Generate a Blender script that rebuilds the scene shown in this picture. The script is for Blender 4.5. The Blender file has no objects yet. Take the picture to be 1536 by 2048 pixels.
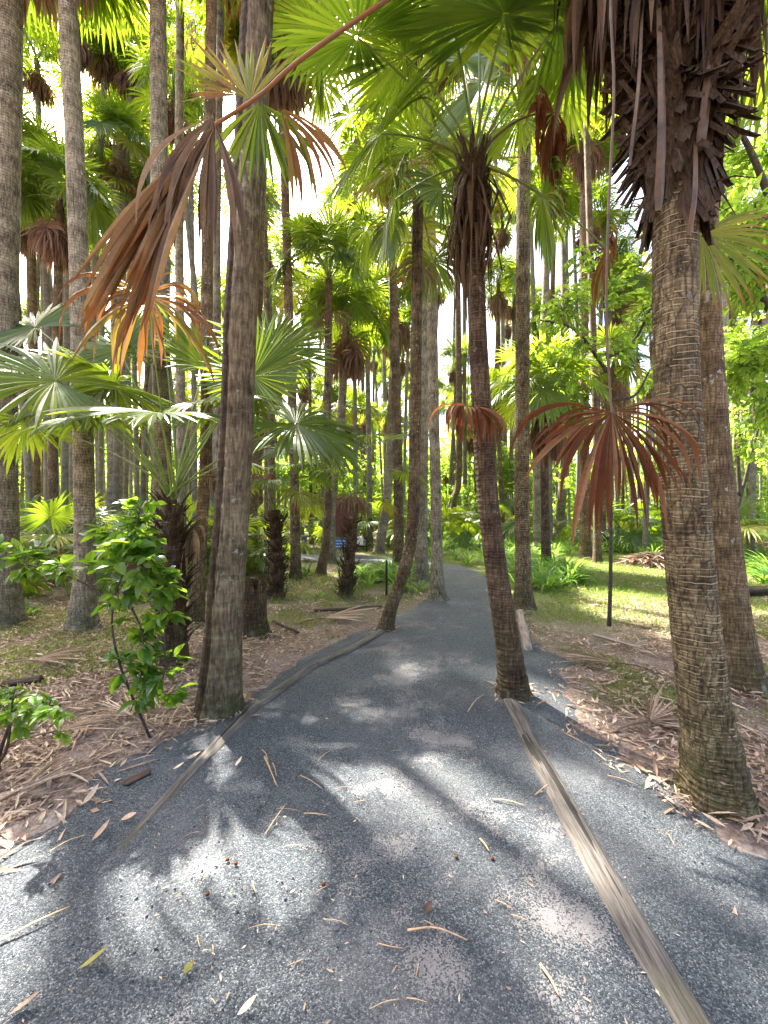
import bpy, math, random
import numpy as np
from mathutils import Vector
R = math.radians
rng = np.random.default_rng(7)
random.seed(7)
scene = bpy.context.scene
col = scene.collection

# ------------------------------------------------------------------ camera, sky, sun, exposure
FPX, CX, CY, EYE = 800.0, 768.0, 1024.0, 1.55      # focal length and centre in photo pixels, eye height
cd = bpy.data.cameras.new("camera"); cam = bpy.data.objects.new("camera", cd); col.objects.link(cam)
cam.location = (0, 0, EYE); cam.rotation_euler = (R(90), 0, 0)
cd.sensor_fit = 'HORIZONTAL'; cd.sensor_width = 36; cd.lens = 36 * FPX / 1536
cd.clip_start = 0.05; cd.clip_end = 2000
scene.camera = cam
SUN_EL, SUN_AZ = 54.0, -38.0                       # azimuth from +Y, clockwise positive
w = bpy.data.worlds.new("World"); scene.world = w; w.use_nodes = True
nt = w.node_tree; nt.nodes.clear()
wo = nt.nodes.new('ShaderNodeOutputWorld'); bg = nt.nodes.new('ShaderNodeBackground'); sk = nt.nodes.new('ShaderNodeTexSky')
sk.sky_type = 'NISHITA'; sk.sun_disc = False; sk.sun_elevation = R(SUN_EL); sk.sun_rotation = R(SUN_AZ)
sk.air_density = 0.8; sk.dust_density = 7.0; sk.ozone_density = 0.2
bg.inputs[1].default_value = 0.125
nt.links.new(sk.outputs[0], bg.inputs[0]); nt.links.new(bg.outputs[0], wo.inputs[0])
sl = bpy.data.lights.new("sun", 'SUN'); sl.energy = 5.0; sl.angle = R(1.1); sl.color = (1.0, 0.95, 0.86)
so = bpy.data.objects.new("sun", sl); col.objects.link(so)
sd = Vector((math.sin(R(SUN_AZ)) * math.cos(R(SUN_EL)), math.cos(R(SUN_AZ)) * math.cos(R(SUN_EL)), math.sin(R(SUN_EL))))
so.rotation_euler = sd.to_track_quat('Z', 'Y').to_euler(); so.location = sd * 40
vs = scene.view_settings
vs.view_transform = 'Standard'; vs.look = 'None'; vs.exposure = 2.95; vs.gamma = 1
scene.cycles.max_bounces = 8; scene.cycles.diffuse_bounces = 4; scene.cycles.transmission_bounces = 4
scene.cycles.use_denoising = True

# ------------------------------------------------------------------ helpers
def P(px, py, d):
    return np.array([(px - CX) / FPX * d, d, EYE - (py - CY) / FPX * d])
def G(px, py):
    d = EYE * FPX / (py - CY)
    return np.array([(px - CX) / FPX * d, d, 0.0])
def unit(v):
    v = np.asarray(v, float)
    return v / np.maximum(np.linalg.norm(v, axis=-1, keepdims=True), 1e-9)

class MB:
    """collects quads with two point attributes (r: random, t: along) and builds ONE mesh object"""
    def __init__(s): s.v = []; s.f = []; s.m = []; s.r = []; s.t = []; s.n = 0
    def add(s, v, f, r=0.5, t=0.0, m=0):
        v = np.asarray(v, float).reshape(-1, 3); f = np.asarray(f, int).reshape(-1, 4)
        s.v.append(v); s.f.append(f + s.n); s.n += len(v)
        s.m.append(np.full(len(f), m)); s.r.append(np.broadcast_to(r, (len(v),))); s.t.append(np.broadcast_to(t, (len(v),)))
    def mesh(s, name, mats, smooth=False):
        me = bpy.data.meshes.new(name)
        v = np.concatenate(s.v); f = np.concatenate(s.f)
        me.vertices.add(len(v)); me.vertices.foreach_set('co', v.ravel())
        me.loops.add(f.size); me.loops.foreach_set('vertex_index', f.ravel())
        me.polygons.add(len(f)); me.polygons.foreach_set('loop_start', np.arange(len(f)) * 4)
        me.polygons.foreach_set('material_index', np.concatenate(s.m))
        me.polygons.foreach_set('use_smooth', np.full(len(f), smooth))
        for k, a in (('r', s.r), ('t', s.t)):
            at = me.attributes.new(k, 'FLOAT', 'POINT'); at.data.foreach_set('value', np.concatenate(a).astype(np.float32))
        for mm in (mats if isinstance(mats, (list, tuple)) else [mats]): me.materials.append(mm)
        me.update(calc_edges=True); me.validate()
        return me
    def build(s, name, mats, parent=None, smooth=False, origin=None):
        if origin is not None:
            s.v = [a - np.asarray(origin, float) for a in s.v]
        o = bpy.data.objects.new(name, s.mesh(name, mats, smooth)); col.objects.link(o)
        if origin is not None: o.location = origin
        if parent is not None: o.parent = parent
        return o
def tag(o, label=None, cat=None, group=None, kind=None):
    for k, v in (('label', label), ('category', cat), ('group', group), ('kind', kind)):
        if v: o[k] = v
    return o
def empty(name, loc, label, cat, group=None):
    o = bpy.data.objects.new(name, None); col.objects.link(o); o.location = loc; o.empty_display_size = 0.2
    return tag(o, label, cat, group)
KIDS = {}
def copy_tree(o, parent=None):
    c = o.copy(); col.objects.link(c)
    if parent is not None: c.parent = parent
    for ch in list(o.children): copy_tree(ch, c)
    return c

def vnoise(x, y, seed=0):
    """smooth value noise, vectorised"""
    x = np.asarray(x, float); y = np.asarray(y, float)
    xi = np.floor(x).astype(int); yi = np.floor(y).astype(int); fx = x - xi; fy = y - yi
    fx = fx * fx * (3 - 2 * fx); fy = fy * fy * (3 - 2 * fy)
    def h(a, b):
        n = (a * 374761393 + b * 668265263 + seed * 144665) & 0x7fffffff
        n = ((n ^ (n >> 13)) * 1274126177) & 0x7fffffff
        return ((n ^ (n >> 16)) & 0xffff) / 65535.0
    return (h(xi, yi) * (1 - fx) + h(xi + 1, yi) * fx) * (1 - fy) + (h(xi, yi + 1) * (1 - fx) + h(xi + 1, yi + 1) * fx) * fy

def tube(mb, pts, rad, sides=6, r=0.5, m=0, squash=1.0, cap=True):
    pts = np.asarray(pts, float); n = len(pts); rad = np.broadcast_to(rad, (n,)).copy()
    if cap:
        pts = np.vstack([pts[:1], pts, pts[-1:]]); rad = np.concatenate([[rad[0] * .05], rad, [rad[-1] * .05]]); n += 2
    d = unit(np.gradient(pts, axis=0) + 1e-9)
    up = np.array([0.01, 0.02, 1.0]) if abs(np.mean(d[:, 2])) < .8 else np.array([0.02, 1.0, 0.01])
    a = unit(np.cross(d, up)); b = np.cross(a, d)
    th = np.arange(sides) / sides * 2 * np.pi
    v = pts[:, None] + rad[:, None, None] * (np.cos(th)[None, :, None] * a[:, None] + squash * np.sin(th)[None, :, None] * b[:, None])
    i = np.arange(n - 1)[:, None] * sides; j = np.arange(sides)[None]; k = (j + 1) % sides
    f = np.stack([i + j, i + k, i + sides + k, i + sides + j], -1)
    mb.add(v, f, r, np.repeat(np.linspace(0, 1, n), sides), m)

def curve(pts, n):
    """smooth curve through points (Catmull-Rom)"""
    p = np.asarray(pts, float); p = np.vstack([2 * p[0] - p[1], p, 2 * p[-1] - p[-2]])
    u = np.linspace(0, len(p) - 3 - 1e-6, n); i = u.astype(int); f = (u - i)[:, None]
    a, b, c, d = p[i], p[i + 1], p[i + 2], p[i + 3]
    return .5 * (2 * b + (c - a) * f + (2 * a - 5 * b + 4 * c - d) * f ** 2 + (3 * b - a - 3 * c + d) * f ** 3)

# ------------------------------------------------------------------ materials
def newmat(name):
    m = bpy.data.materials.new(name); m.use_nodes = True; n = m.node_tree; n.nodes.clear()
    return m, n, n.nodes.new, n.links.new
def ramp(nt_, src, stops, interp='LINEAR'):
    r = nt_.nodes.new('ShaderNodeValToRGB'); r.color_ramp.interpolation = interp
    e = r.color_ramp.elements
    while len(e) < len(stops): e.new(0.5)
    for x, (p, c) in zip(e, stops): x.position = p; x.color = (*c, 1)
    nt_.links.new(src, r.inputs[0]); return r.outputs[0]
def attr(nt_, name):
    a = nt_.nodes.new('ShaderNodeAttribute'); a.attribute_name = name; return a.outputs['Fac']
def noise(nt_, scale, detail=3, vec=None, rough=.55, dist=0.0):
    n = nt_.nodes.new('ShaderNodeTexNoise'); n.inputs['Scale'].default_value = scale; n.inputs['Detail'].default_value = detail
    n.inputs['Roughness'].default_value = rough; n.inputs['Distortion'].default_value = dist
    if vec is not None: nt_.links.new(vec, n.inputs['Vector'])
    return n.outputs[0]
def obj_co(nt_, scale=(1, 1, 1)):
    t = nt_.nodes.new('ShaderNodeTexCoord'); m = nt_.nodes.new('ShaderNodeMapping'); m.inputs['Scale'].default_value = scale
    nt_.links.new(t.outputs['Object'], m.inputs['Vector']); return m.outputs[0]
def mth(nt_, op, a, b=0.0, clamp=False):
    m = nt_.nodes.new('ShaderNodeMath'); m.operation = op; m.use_clamp = clamp
    for i, x in enumerate((a, b)):
        if isinstance(x, (int, float)): m.inputs[i].default_value = x
        else: nt_.links.new(x, m.inputs[i])
    return m.outputs[0]
def mix(nt_, fac, a, b, mode='MIX'):
    m = nt_.nodes.new('ShaderNodeMix'); m.data_type = 'RGBA'; m.blend_type = mode
    for i, x in ((0, fac), (6, a), (7, b)):
        if isinstance(x, (int, float)): m.inputs[i].default_value = x
        elif isinstance(x, tuple): m.inputs[i].default_value = (*x, 1)
        else: nt_.links.new(x, m.inputs[i])
    return m.outputs[2]
def bump(nt_, h, strength=.5, dist=.01):
    b = nt_.nodes.new('ShaderNodeBump'); b.inputs['Strength'].default_value = strength; b.inputs['Distance'].default_value = dist
    nt_.links.new(h, b.inputs['Height']); return b.outputs[0]
def finish(m, n, colr, rough=.6, spec=.3, normal=None, trans=None, tcol=None):
    p = n.nodes.new('ShaderNodeBsdfPrincipled'); o = n.nodes.new('ShaderNodeOutputMaterial')
    n.links.new(colr, p.inputs['Base Color'])
    if isinstance(rough, float): p.inputs['Roughness'].default_value = rough
    else: n.links.new(rough, p.inputs['Roughness'])
    p.inputs['Specular IOR Level'].default_value = spec
    if normal is not None: n.links.new(normal, p.inputs['Normal'])
    out = p.outputs[0]
    if trans:
        t = n.nodes.new('ShaderNodeBsdfTranslucent'); x = n.nodes.new('ShaderNodeMixShader'); x.inputs[0].default_value = trans
        n.links.new(tcol, t.inputs['Color']); n.links.new(p.outputs[0], x.inputs[1]); n.links.new(t.outputs[0], x.inputs[2]); out = x.outputs[0]
    n.links.new(out, o.inputs['Surface']); return m

def leaf_mat(name, stops, tstops, rough=.4, spec=.5, trans=.45, tips=None, streak=0.0):
    """stops: colours over the per-leaf random; tips: colour that takes over near the tip"""
    m, n, N, L = newmat(name)
    r = attr(n, 'r'); t = attr(n, 't')
    oi = N('ShaderNodeObjectInfo')
    rr = mth(n, 'ADD', mth(n, 'MULTIPLY', r, .75), mth(n, 'MULTIPLY', oi.outputs['Random'], .25))
    c = ramp(n, rr, stops); tc = ramp(n, rr, tstops)
    co = obj_co(n); nz = noise(n, 9, 2, co)
    c = mix(n, mth(n, 'MULTIPLY', nz, .5), c, mix(n, 1.0, c, (.45, .5, .4), 'MULTIPLY'))
    if streak:
        cx = N('ShaderNodeCombineXYZ'); L(mth(n, 'MULTIPLY', r, 60.0), cx.inputs[0]); L(mth(n, 'MULTIPLY', t, 5.0), cx.inputs[1])
        sn = noise(n, 1.0, 4, cx.outputs[0], .7)
        sf = mth(n, 'MULTIPLY', mth(n, 'SUBTRACT', sn, .42), 4.0, True)
        c = mix(n, mth(n, 'MULTIPLY', sf, streak), c, mix(n, 1.0, c, (1.9, 1.75, 1.6), 'MULTIPLY'))
        sf2 = mth(n, 'MULTIPLY', mth(n, 'SUBTRACT', noise(n, 45, 3, obj_co(n)), .5), 5.0, True)
        c = mix(n, mth(n, 'MULTIPLY', sf2, streak * .6), c, mix(n, 1.0, c, (.4, .36, .33), 'MULTIPLY'))
    if tips:
        edge = mth(n, 'ADD', t, mth(n, 'MULTIPLY', mth(n, 'SUBTRACT', noise(n, 5, 2, co), .5), .5))
        f = mth(n, 'MULTIPLY', mth(n, 'SUBTRACT', edge, tips[0]), 6.0, True)
        c = mix(n, f, c, tips[1]); tc = mix(n, f, tc, tips[1])
    return finish(m, n, c, rough, spec, None, trans, tc)

M = {}
M['frond'] = leaf_mat('palm_leaf_green', [(0, (.028, .058, .010)), (.5, (.055, .10, .012)), (1, (.11, .155, .018))],
                      [(0, (.16, .28, .012)), (.5, (.30, .42, .018)), (1, (.46, .54, .03))], .32, .55, .48, (1.02, (.20, .14, .05)))
M['frond_yellow'] = leaf_mat('palm_leaf_yellowing', [(0, (.09, .14, .02)), (.5, (.20, .21, .03)), (1, (.34, .27, .04))],
                      [(0, (.30, .42, .04)), (.5, (.50, .50, .05)), (1, (.60, .42, .06))], .45, .35, .45, (.72, (.30, .11, .025)), .5)
M['frond_turning'] = leaf_mat('palm_leaf_turning_orange', [(0, (.11, .14, .02)), (.3, (.24, .17, .03)), (.55, (.24, .09, .022)), (.8, (.14, .055, .02)), (1, (.10, .055, .03))],
                      [(0, (.36, .34, .04)), (.4, (.36, .17, .03)), (1, (.26, .08, .025))], .5, .3, .35, (.8, (.20, .06, .02)), .7)
M['dead_red'] = leaf_mat('palm_leaf_dead_red', [(0, (.055, .019, .008)), (.45, (.12, .04, .014)), (.8, (.185, .08, .034)), (1, (.26, .15, .08))],
                      [(0, (.20, .05, .015)), (1, (.32, .11, .04))], .6, .12, .25, None, .5)
M['dead_brown'] = leaf_mat('palm_leaf_dead_brown', [(0, (.05, .028, .015)), (.45, (.135, .08, .04)), (.8, (.25, .165, .09)), (1, (.36, .26, .16))],
                      [(0, (.22, .11, .05)), (1, (.38, .22, .12))], .5, .3, .2, None, .7)
M['dead_far'] = leaf_mat('palm_leaf_dead_tan', [(0, (.11, .06, .04)), (.5, (.22, .12, .085)), (1, (.36, .24, .17))],
                      [(0, (.34, .17, .10)), (1, (.5, .30, .18))], .6, .25, .35)
M['leaf'] = leaf_mat('broad_leaf_glossy', [(0, (.035, .085, .014)), (.55, (.075, .16, .02)), (.93, (.16, .25, .035)), (1, (.30, .28, .05))],
                     [(0, (.2, .42, .02)), (1, (.46, .66, .05))], .28, .55, .48)
M['leaf_far'] = leaf_mat('broad_leaf_light', [(0, (.04, .09, .015)), (.5, (.075, .16, .022)), (1, (.15, .24, .035))],
                     [(0, (.28, .50, .03)), (1, (.58, .74, .08))], .45, .35, .58)
M['strap'] = leaf_mat('strap_leaf_green', [(0, (.035, .10, .015)), (.5, (.075, .18, .025)), (1, (.16, .28, .045))],
                     [(0, (.18, .40, .03)), (1, (.42, .62, .08))], .38, .45, .45)
M['grass'] = leaf_mat('grass_blade', [(0, (.06, .10, .02)), (.6, (.12, .18, .035)), (1, (.24, .25, .07))],
                     [(0, (.25, .36, .05)), (1, (.42, .48, .09))], .5, .3, .4)
M['dead_dark'] = leaf_mat('palm_leaf_dead_dark', [(0, (.022, .012, .006)), (.5, (.06, .034, .018)), (.85, (.12, .075, .042)), (1, (.22, .155, .10))],
                      [(0, (.10, .045, .015)), (1, (.25, .13, .06))], .6, .2, .15, None, .7)
M['dead_tan'] = leaf_mat('palm_leaf_dead_folded', [(0, (.05, .028, .014)), (.4, (.13, .075, .036)), (.75, (.25, .16, .085)), (1, (.38, .27, .16))],
                      [(0, (.22, .10, .03)), (1, (.42, .24, .10))], .5, .3, .25, (.80, (.24, .085, .02)), .7)
M['litter'] = leaf_mat('dry_leaf_litter', [(0, (.09, .05, .035)), (.25, (.25, .16, .11)), (.6, (.46, .335, .24)), (1, (.64, .52, .40))],
                     [(0, (.2, .1, .05)), (1, (.45, .3, .18))], .6, .25, .12, None, .6)

def mono(name, c1, c2, scale=20, rough=.6, spec=.3, stretch=(1, 1, 1), bs=.4, bd=.005):
    m, n, N, L = newmat(name)
    nz = noise(n, scale, 4, obj_co(n, stretch))
    return finish(m, n, ramp(n, nz, [(.3, c1), (.7, c2)]), rough, spec, bump(n, nz, bs, bd))
M['petiole'] = mono('palm_stalk_green', (.10, .16, .03), (.20, .25, .06), 14, .4, .4)
M['petiole_dead'] = mono('palm_stalk_brown', (.045, .026, .013), (.14, .085, .045), 12, .5, .35)
M['petiole_orange'] = mono('palm_stalk_orange', (.28, .10, .03), (.20, .11, .06), 9, .5, .35)
M['twig'] = mono('thin_dark_branch', (.03, .024, .018), (.09, .075, .055), 25, .7, .2)
M['stick'] = mono('pale_dry_stick', (.34, .20, .10), (.50, .36, .22), 25, .6, .2)
M['metal_dark'] = mono('dark_painted_steel', (.012, .014, .014), (.03, .032, .03), 40, .45, .4)
M['board_brown'] = mono('red_brown_timber', (.10, .035, .022), (.17, .065, .04), 6, .6, .3, (1, 1, 8))
M['board_white'] = mono('white_sign_face', (.68, .70, .70), (.78, .78, .78), 5, .5, .3)
M['board_blue'] = mono('blue_sign_face', (.05, .13, .33), (.07, .17, .40), 5, .45, .35)
M['bench_wood'] = mono('grey_bench_timber', (.10, .09, .08), (.2, .18, .16), 9, .7, .2, (1, 8, 8))
M['boot'] = mono('fibrous_leaf_base', (.018, .011, .006), (.095, .06, .033), 34, .75, .2, (3, 3, .6), .8, .01)

def bark(name, dark, mid, pale, ring=.045, lines=.5, lichen=.45, moss=.5, vcrack=.3, band_k=.4, twotone=False):
    m, n, N, L = newmat(name)
    tc = N('ShaderNodeTexCoord'); sep = N('ShaderNodeSeparateXYZ'); L(tc.outputs['Object'], sep.inputs[0])
    oi = N('ShaderNodeObjectInfo')
    co = obj_co(n); tall = obj_co(n, (1, 1, .16)); flat = obj_co(n, (.7, .7, 1.3))
    warp = mth(n, 'MULTIPLY', mth(n, 'SUBTRACT', noise(n, 5, 3, co), .5), ring * 1.6)
    z = mth(n, 'ADD', sep.outputs[2], warp)
    fr = mth(n, 'FRACT', mth(n, 'DIVIDE', z, ring))
    crack = mth(n, 'LESS_THAN', fr, .13)
    soft = mth(n, 'PINGPONG', fr, .5)
    fine = noise(n, 60, 4, tall); blot = noise(n, 4.5, 5, flat, .6); big = noise(n, 1.6, 3, co)
    c = ramp(n, mth(n, 'ADD', mth(n, 'MULTIPLY', fine, .55), mth(n, 'MULTIPLY', blot, .45)), [(.36, dark), (.5, mid), (.64, pale)])
    vor = N('ShaderNodeTexVoronoi'); vor.feature = 'DISTANCE_TO_EDGE'; vor.inputs['Scale'].default_value = 26
    L(obj_co(n, (1, 1, .3)), vor.inputs['Vector'])
    vc = mth(n, 'LESS_THAN', vor.outputs['Distance'], .05)
    c = mix(n, mth(n, 'MULTIPLY', vc, vcrack), c, tuple(x * .45 for x in dark))
    brk = mth(n, 'GREATER_THAN', mth(n, 'ADD', mth(n, 'MULTIPLY', noise(n, 14, 2, co), .6), mth(n, 'MULTIPLY', noise(n, 2.5, 2, co), .4)), .5)
    c = mix(n, mth(n, 'MULTIPLY', mth(n, 'MULTIPLY', crack, brk), lines), c, tuple(min(.7, x * 1.9) for x in pale))
    band = mth(n, 'MULTIPLY', mth(n, 'LESS_THAN', mth(n, 'ABSOLUTE', mth(n, 'SUBTRACT', fr, .9)), .1), band_k)
    c = mix(n, band, c, tuple(x * .5 for x in dark))
    c = mix(n, mth(n, 'MULTIPLY', mth(n, 'SUBTRACT', big, .45), 2.0, True), c, mix(n, 1.0, c, (.55, .5, .46), 'MULTIPLY'))
    lic = mth(n, 'MULTIPLY', mth(n, 'GREATER_THAN', mth(n, 'ADD', noise(n, 15, 5, co, .65), mth(n, 'MULTIPLY', noise(n, 2.2, 2, co), .35)), .83), lichen)
    c = mix(n, lic, c, (.46, .47, .42))
    mz = mth(n, 'SUBTRACT', 1.15, mth(n, 'MULTIPLY', sep.outputs[2], 1.6))
    mf = mth(n, 'MULTIPLY', mth(n, 'MULTIPLY', mz, 1.0, True), mth(n, 'MULTIPLY', mth(n, 'SUBTRACT', noise(n, 6, 4, co), .36), 3.5, True))
    c = mix(n, mth(n, 'MULTIPLY', mf, moss), c, (.045, .05, .013))
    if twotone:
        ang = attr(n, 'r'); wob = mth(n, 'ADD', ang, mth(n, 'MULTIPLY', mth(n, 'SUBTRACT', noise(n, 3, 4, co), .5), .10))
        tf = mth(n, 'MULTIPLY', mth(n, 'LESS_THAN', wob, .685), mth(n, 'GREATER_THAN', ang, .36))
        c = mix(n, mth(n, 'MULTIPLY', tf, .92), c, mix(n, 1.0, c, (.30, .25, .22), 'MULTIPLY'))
    v = mix(n, oi.outputs['Random'], (.8, .78, .76), (1.15, 1.12, 1.08))
    c = mix(n, 1.0, c, v, 'MULTIPLY')
    h = mth(n, 'ADD', mth(n, 'MULTIPLY', soft, 1.2), mth(n, 'SUBTRACT', mth(n, 'MULTIPLY', fine, 1.2), mth(n, 'MULTIPLY', vc, .6)))
    return finish(m, n, c, .78, .2, bump(n, h, .9, .012))
M['bark_grey'] = bark('palm_bark_grey', (0.063, 0.052, 0.034), (0.242, 0.208, 0.140), (0.455, 0.411, 0.286), .04, .22, .6, .6)
M['bark_brown'] = bark('palm_bark_brown', (0.041, 0.027, 0.015), (0.147, 0.103, 0.054), (0.307, 0.228, 0.130), .05, .12, .6, .6)
M['bark_ringed'] = bark('palm_bark_ringed', (0.038, 0.027, 0.014), (0.143, 0.107, 0.057), (0.318, 0.254, 0.144), .034, .6, .25, .75, .6, .5)
M['bark_dark'] = bark('palm_bark_dark', (0.025, 0.015, 0.009), (0.089, 0.056, 0.031), (0.218, 0.155, 0.086), .045, .25, .3, .5)
M['bark_pale'] = bark('palm_bark_pale', (0.108, 0.099, 0.073), (0.235, 0.215, 0.165), (0.361, 0.343, 0.273), .05, .15, .4, .5)
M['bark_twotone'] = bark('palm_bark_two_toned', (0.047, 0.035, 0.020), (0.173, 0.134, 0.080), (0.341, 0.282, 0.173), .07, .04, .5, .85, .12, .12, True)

def ground_mat():
    m, n, N, L = newmat('forest_floor')
    co = obj_co(n)
    a = noise(n, .55, 4, co); b = noise(n, 3.2, 5, co, .65); c3 = noise(n, 26, 5, co, .7)
    soil = ramp(n, c3, [(.3, (.075, .055, .044)), (.5, (.18, .13, .105)), (.7, (.34, .26, .21))])
    sand = ramp(n, c3, [(.3, (.21, .18, .16)), (.7, (.36, .32, .29))])
    c = mix(n, mth(n, 'MULTIPLY', mth(n, 'SUBTRACT', b, .52), 5.0, True), soil, sand)
    moss = ramp(n, noise(n, 18, 4, co), [(.3, (.055, .085, .018)), (.7, (.16, .21, .045))])
    sep = N('ShaderNodeSeparateXYZ'); L(co, sep.inputs[0])
    far = mth(n, 'MULTIPLY', mth(n, 'SUBTRACT', sep.outputs[1], 4.2), .25, True)
    f = mth(n, 'MULTIPLY', mth(n, 'SUBTRACT', mth(n, 'ADD', a, mth(n, 'MULTIPLY', b, .5)), mth(n, 'SUBTRACT', .66, mth(n, 'MULTIPLY', mth(n, 'GREATER_THAN', sep.outputs[0], 1.8), .14))), 5.0, True)
    c = mix(n, mth(n, 'MULTIPLY', f, far), c, moss)
    return finish(m, n, c, .9, .1, bump(n, mth(n, 'ADD', c3, b), .8, .03))
M['ground'] = ground_mat()

def gravel_mat():
    m, n, N, L = newmat('blue_grey_gravel')
    co = obj_co(n)
    v = N('ShaderNodeTexVoronoi'); v.inputs['Scale'].default_value = 205; L(co, v.inputs['Vector'])
    e = N('ShaderNodeTexVoronoi'); e.feature = 'DISTANCE_TO_EDGE'; e.inputs['Scale'].default_value = 205; L(co, e.inputs['Vector'])
    sep = N('ShaderNodeSeparateColor'); L(v.outputs['Color'], sep.inputs[0])
    stone = ramp(n, sep.outputs[0], [(0, (.022, .028, .034)), (.38, (.052, .063, .072)), (.66, (.10, .114, .124)), (.9, (.165, .177, .182)), (1, (.28, .29, .285))])
    gap = mth(n, 'LESS_THAN', e.outputs['Distance'], .05)
    c = mix(n, mth(n, 'MULTIPLY', gap, .7), stone, (.035, .036, .04))
    sandf = noise(n, 2.1, 4, co, .6)
    sepx = N('ShaderNodeSeparateXYZ'); L(co, sepx.inputs[0])
    mid = mth(n, 'SUBTRACT', 1.0, mth(n, 'ABSOLUTE', mth(n, 'MULTIPLY', mth(n, 'SUBTRACT', sepx.outputs[0], .25), 1.1)), True)
    sand = ramp(n, noise(n, 160, 3, co), [(.3, (.12, .108, .102)), (.7, (.20, .183, .175))])
    thr = mth(n, 'SUBTRACT', mth(n, 'ADD', sandf, mth(n, 'MULTIPLY', mid, .12)), .635)
    peb = mth(n, 'MULTIPLY', mth(n, 'SUBTRACT', .75, sep.outputs[1]), .15)
    sf = mth(n, 'GREATER_THAN', mth(n, 'SUBTRACT', thr, peb), 0.0)
    c = mix(n, mth(n, 'MULTIPLY', sf, .9), c, sand)
    dust = mth(n, 'MULTIPLY', mth(n, 'SUBTRACT', mth(n, 'ADD', noise(n, 1.3, 5, co, .65), mth(n, 'MULTIPLY', mid, .10)), .5), 4.0, True)
    c = mix(n, mth(n, 'MULTIPLY', dust, .5), c, (.185, .18, .18))
    damp = mth(n, 'MULTIPLY', mth(n, 'SUBTRACT', noise(n, 1.7, 5, obj_co(n, (1, .6, 1)), .65), .54), 6.0, True)
    c = mix(n, mth(n, 'MULTIPLY', damp, .55), c, mix(n, 1.0, c, (.5, .53, .54), 'MULTIPLY'))
    h = mth(n, 'MULTIPLY', e.outputs['Distance'], mth(n, 'SUBTRACT', 1.0, mth(n, 'MULTIPLY', sf, .9)))
    return finish(m, n, c, .7, .3, bump(n, h, .9, .012))
M['gravel'] = gravel_mat()
M['pebble'] = leaf_mat('loose_pebble', [(0, (.025, .03, .04)), (.5, (.08, .09, .10)), (.85, (.16, .16, .16)), (1, (.32, .32, .3))], [(0, (0, 0, 0)), (1, (0, 0, 0))], .55, .4, 0)

def wood_mat(name, dark, mid, pale, moss=.0):
    m, n, N, L = newmat(name)
    co = obj_co(n, (.06, 1, 1)); co2 = obj_co(n)
    g = noise(n, 55, 5, co, .7, .4); b = noise(n, 4, 3, co2)
    c = ramp(n, g, [(.3, dark), (.5, mid), (.7, pale)])
    c = mix(n, mth(n, 'MULTIPLY', b, .5), c, mix(n, 1.0, c, (.6, .58, .55), 'MULTIPLY'))
    ck = mth(n, 'LESS_THAN', noise(n, 18, 3, obj_co(n, (.045, 1, 1)), .6), .39)
    c = mix(n, mth(n, 'MULTIPLY', ck, .8), c, tuple(x * .3 for x in dark))
    if moss:
        f = mth(n, 'MULTIPLY', mth(n, 'SUBTRACT', noise(n, 3.2, 4, co2), .53), 6.0, True)
        c = mix(n, mth(n, 'MULTIPLY', f, moss), c, (.09, .10, .02))
    h = mth(n, 'SUBTRACT', g, mth(n, 'MULTIPLY', ck, .5))
    return finish(m, n, c, .8, .2, bump(n, h, .9, .012))
M['log'] = wood_mat('weathered_edging_timber', (.035, .031, .027), (.115, .10, .086), (.22, .197, .172), .28)
M['log_pale'] = wood_mat('bleached_driftwood', (.14, .11, .09), (.28, .23, .19), (.40, .35, .31), .0)
M['log_dark'] = wood_mat('rotten_dark_wood', (.025, .016, .012), (.07, .042, .03), (.15, .10, .075), .35)

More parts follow.
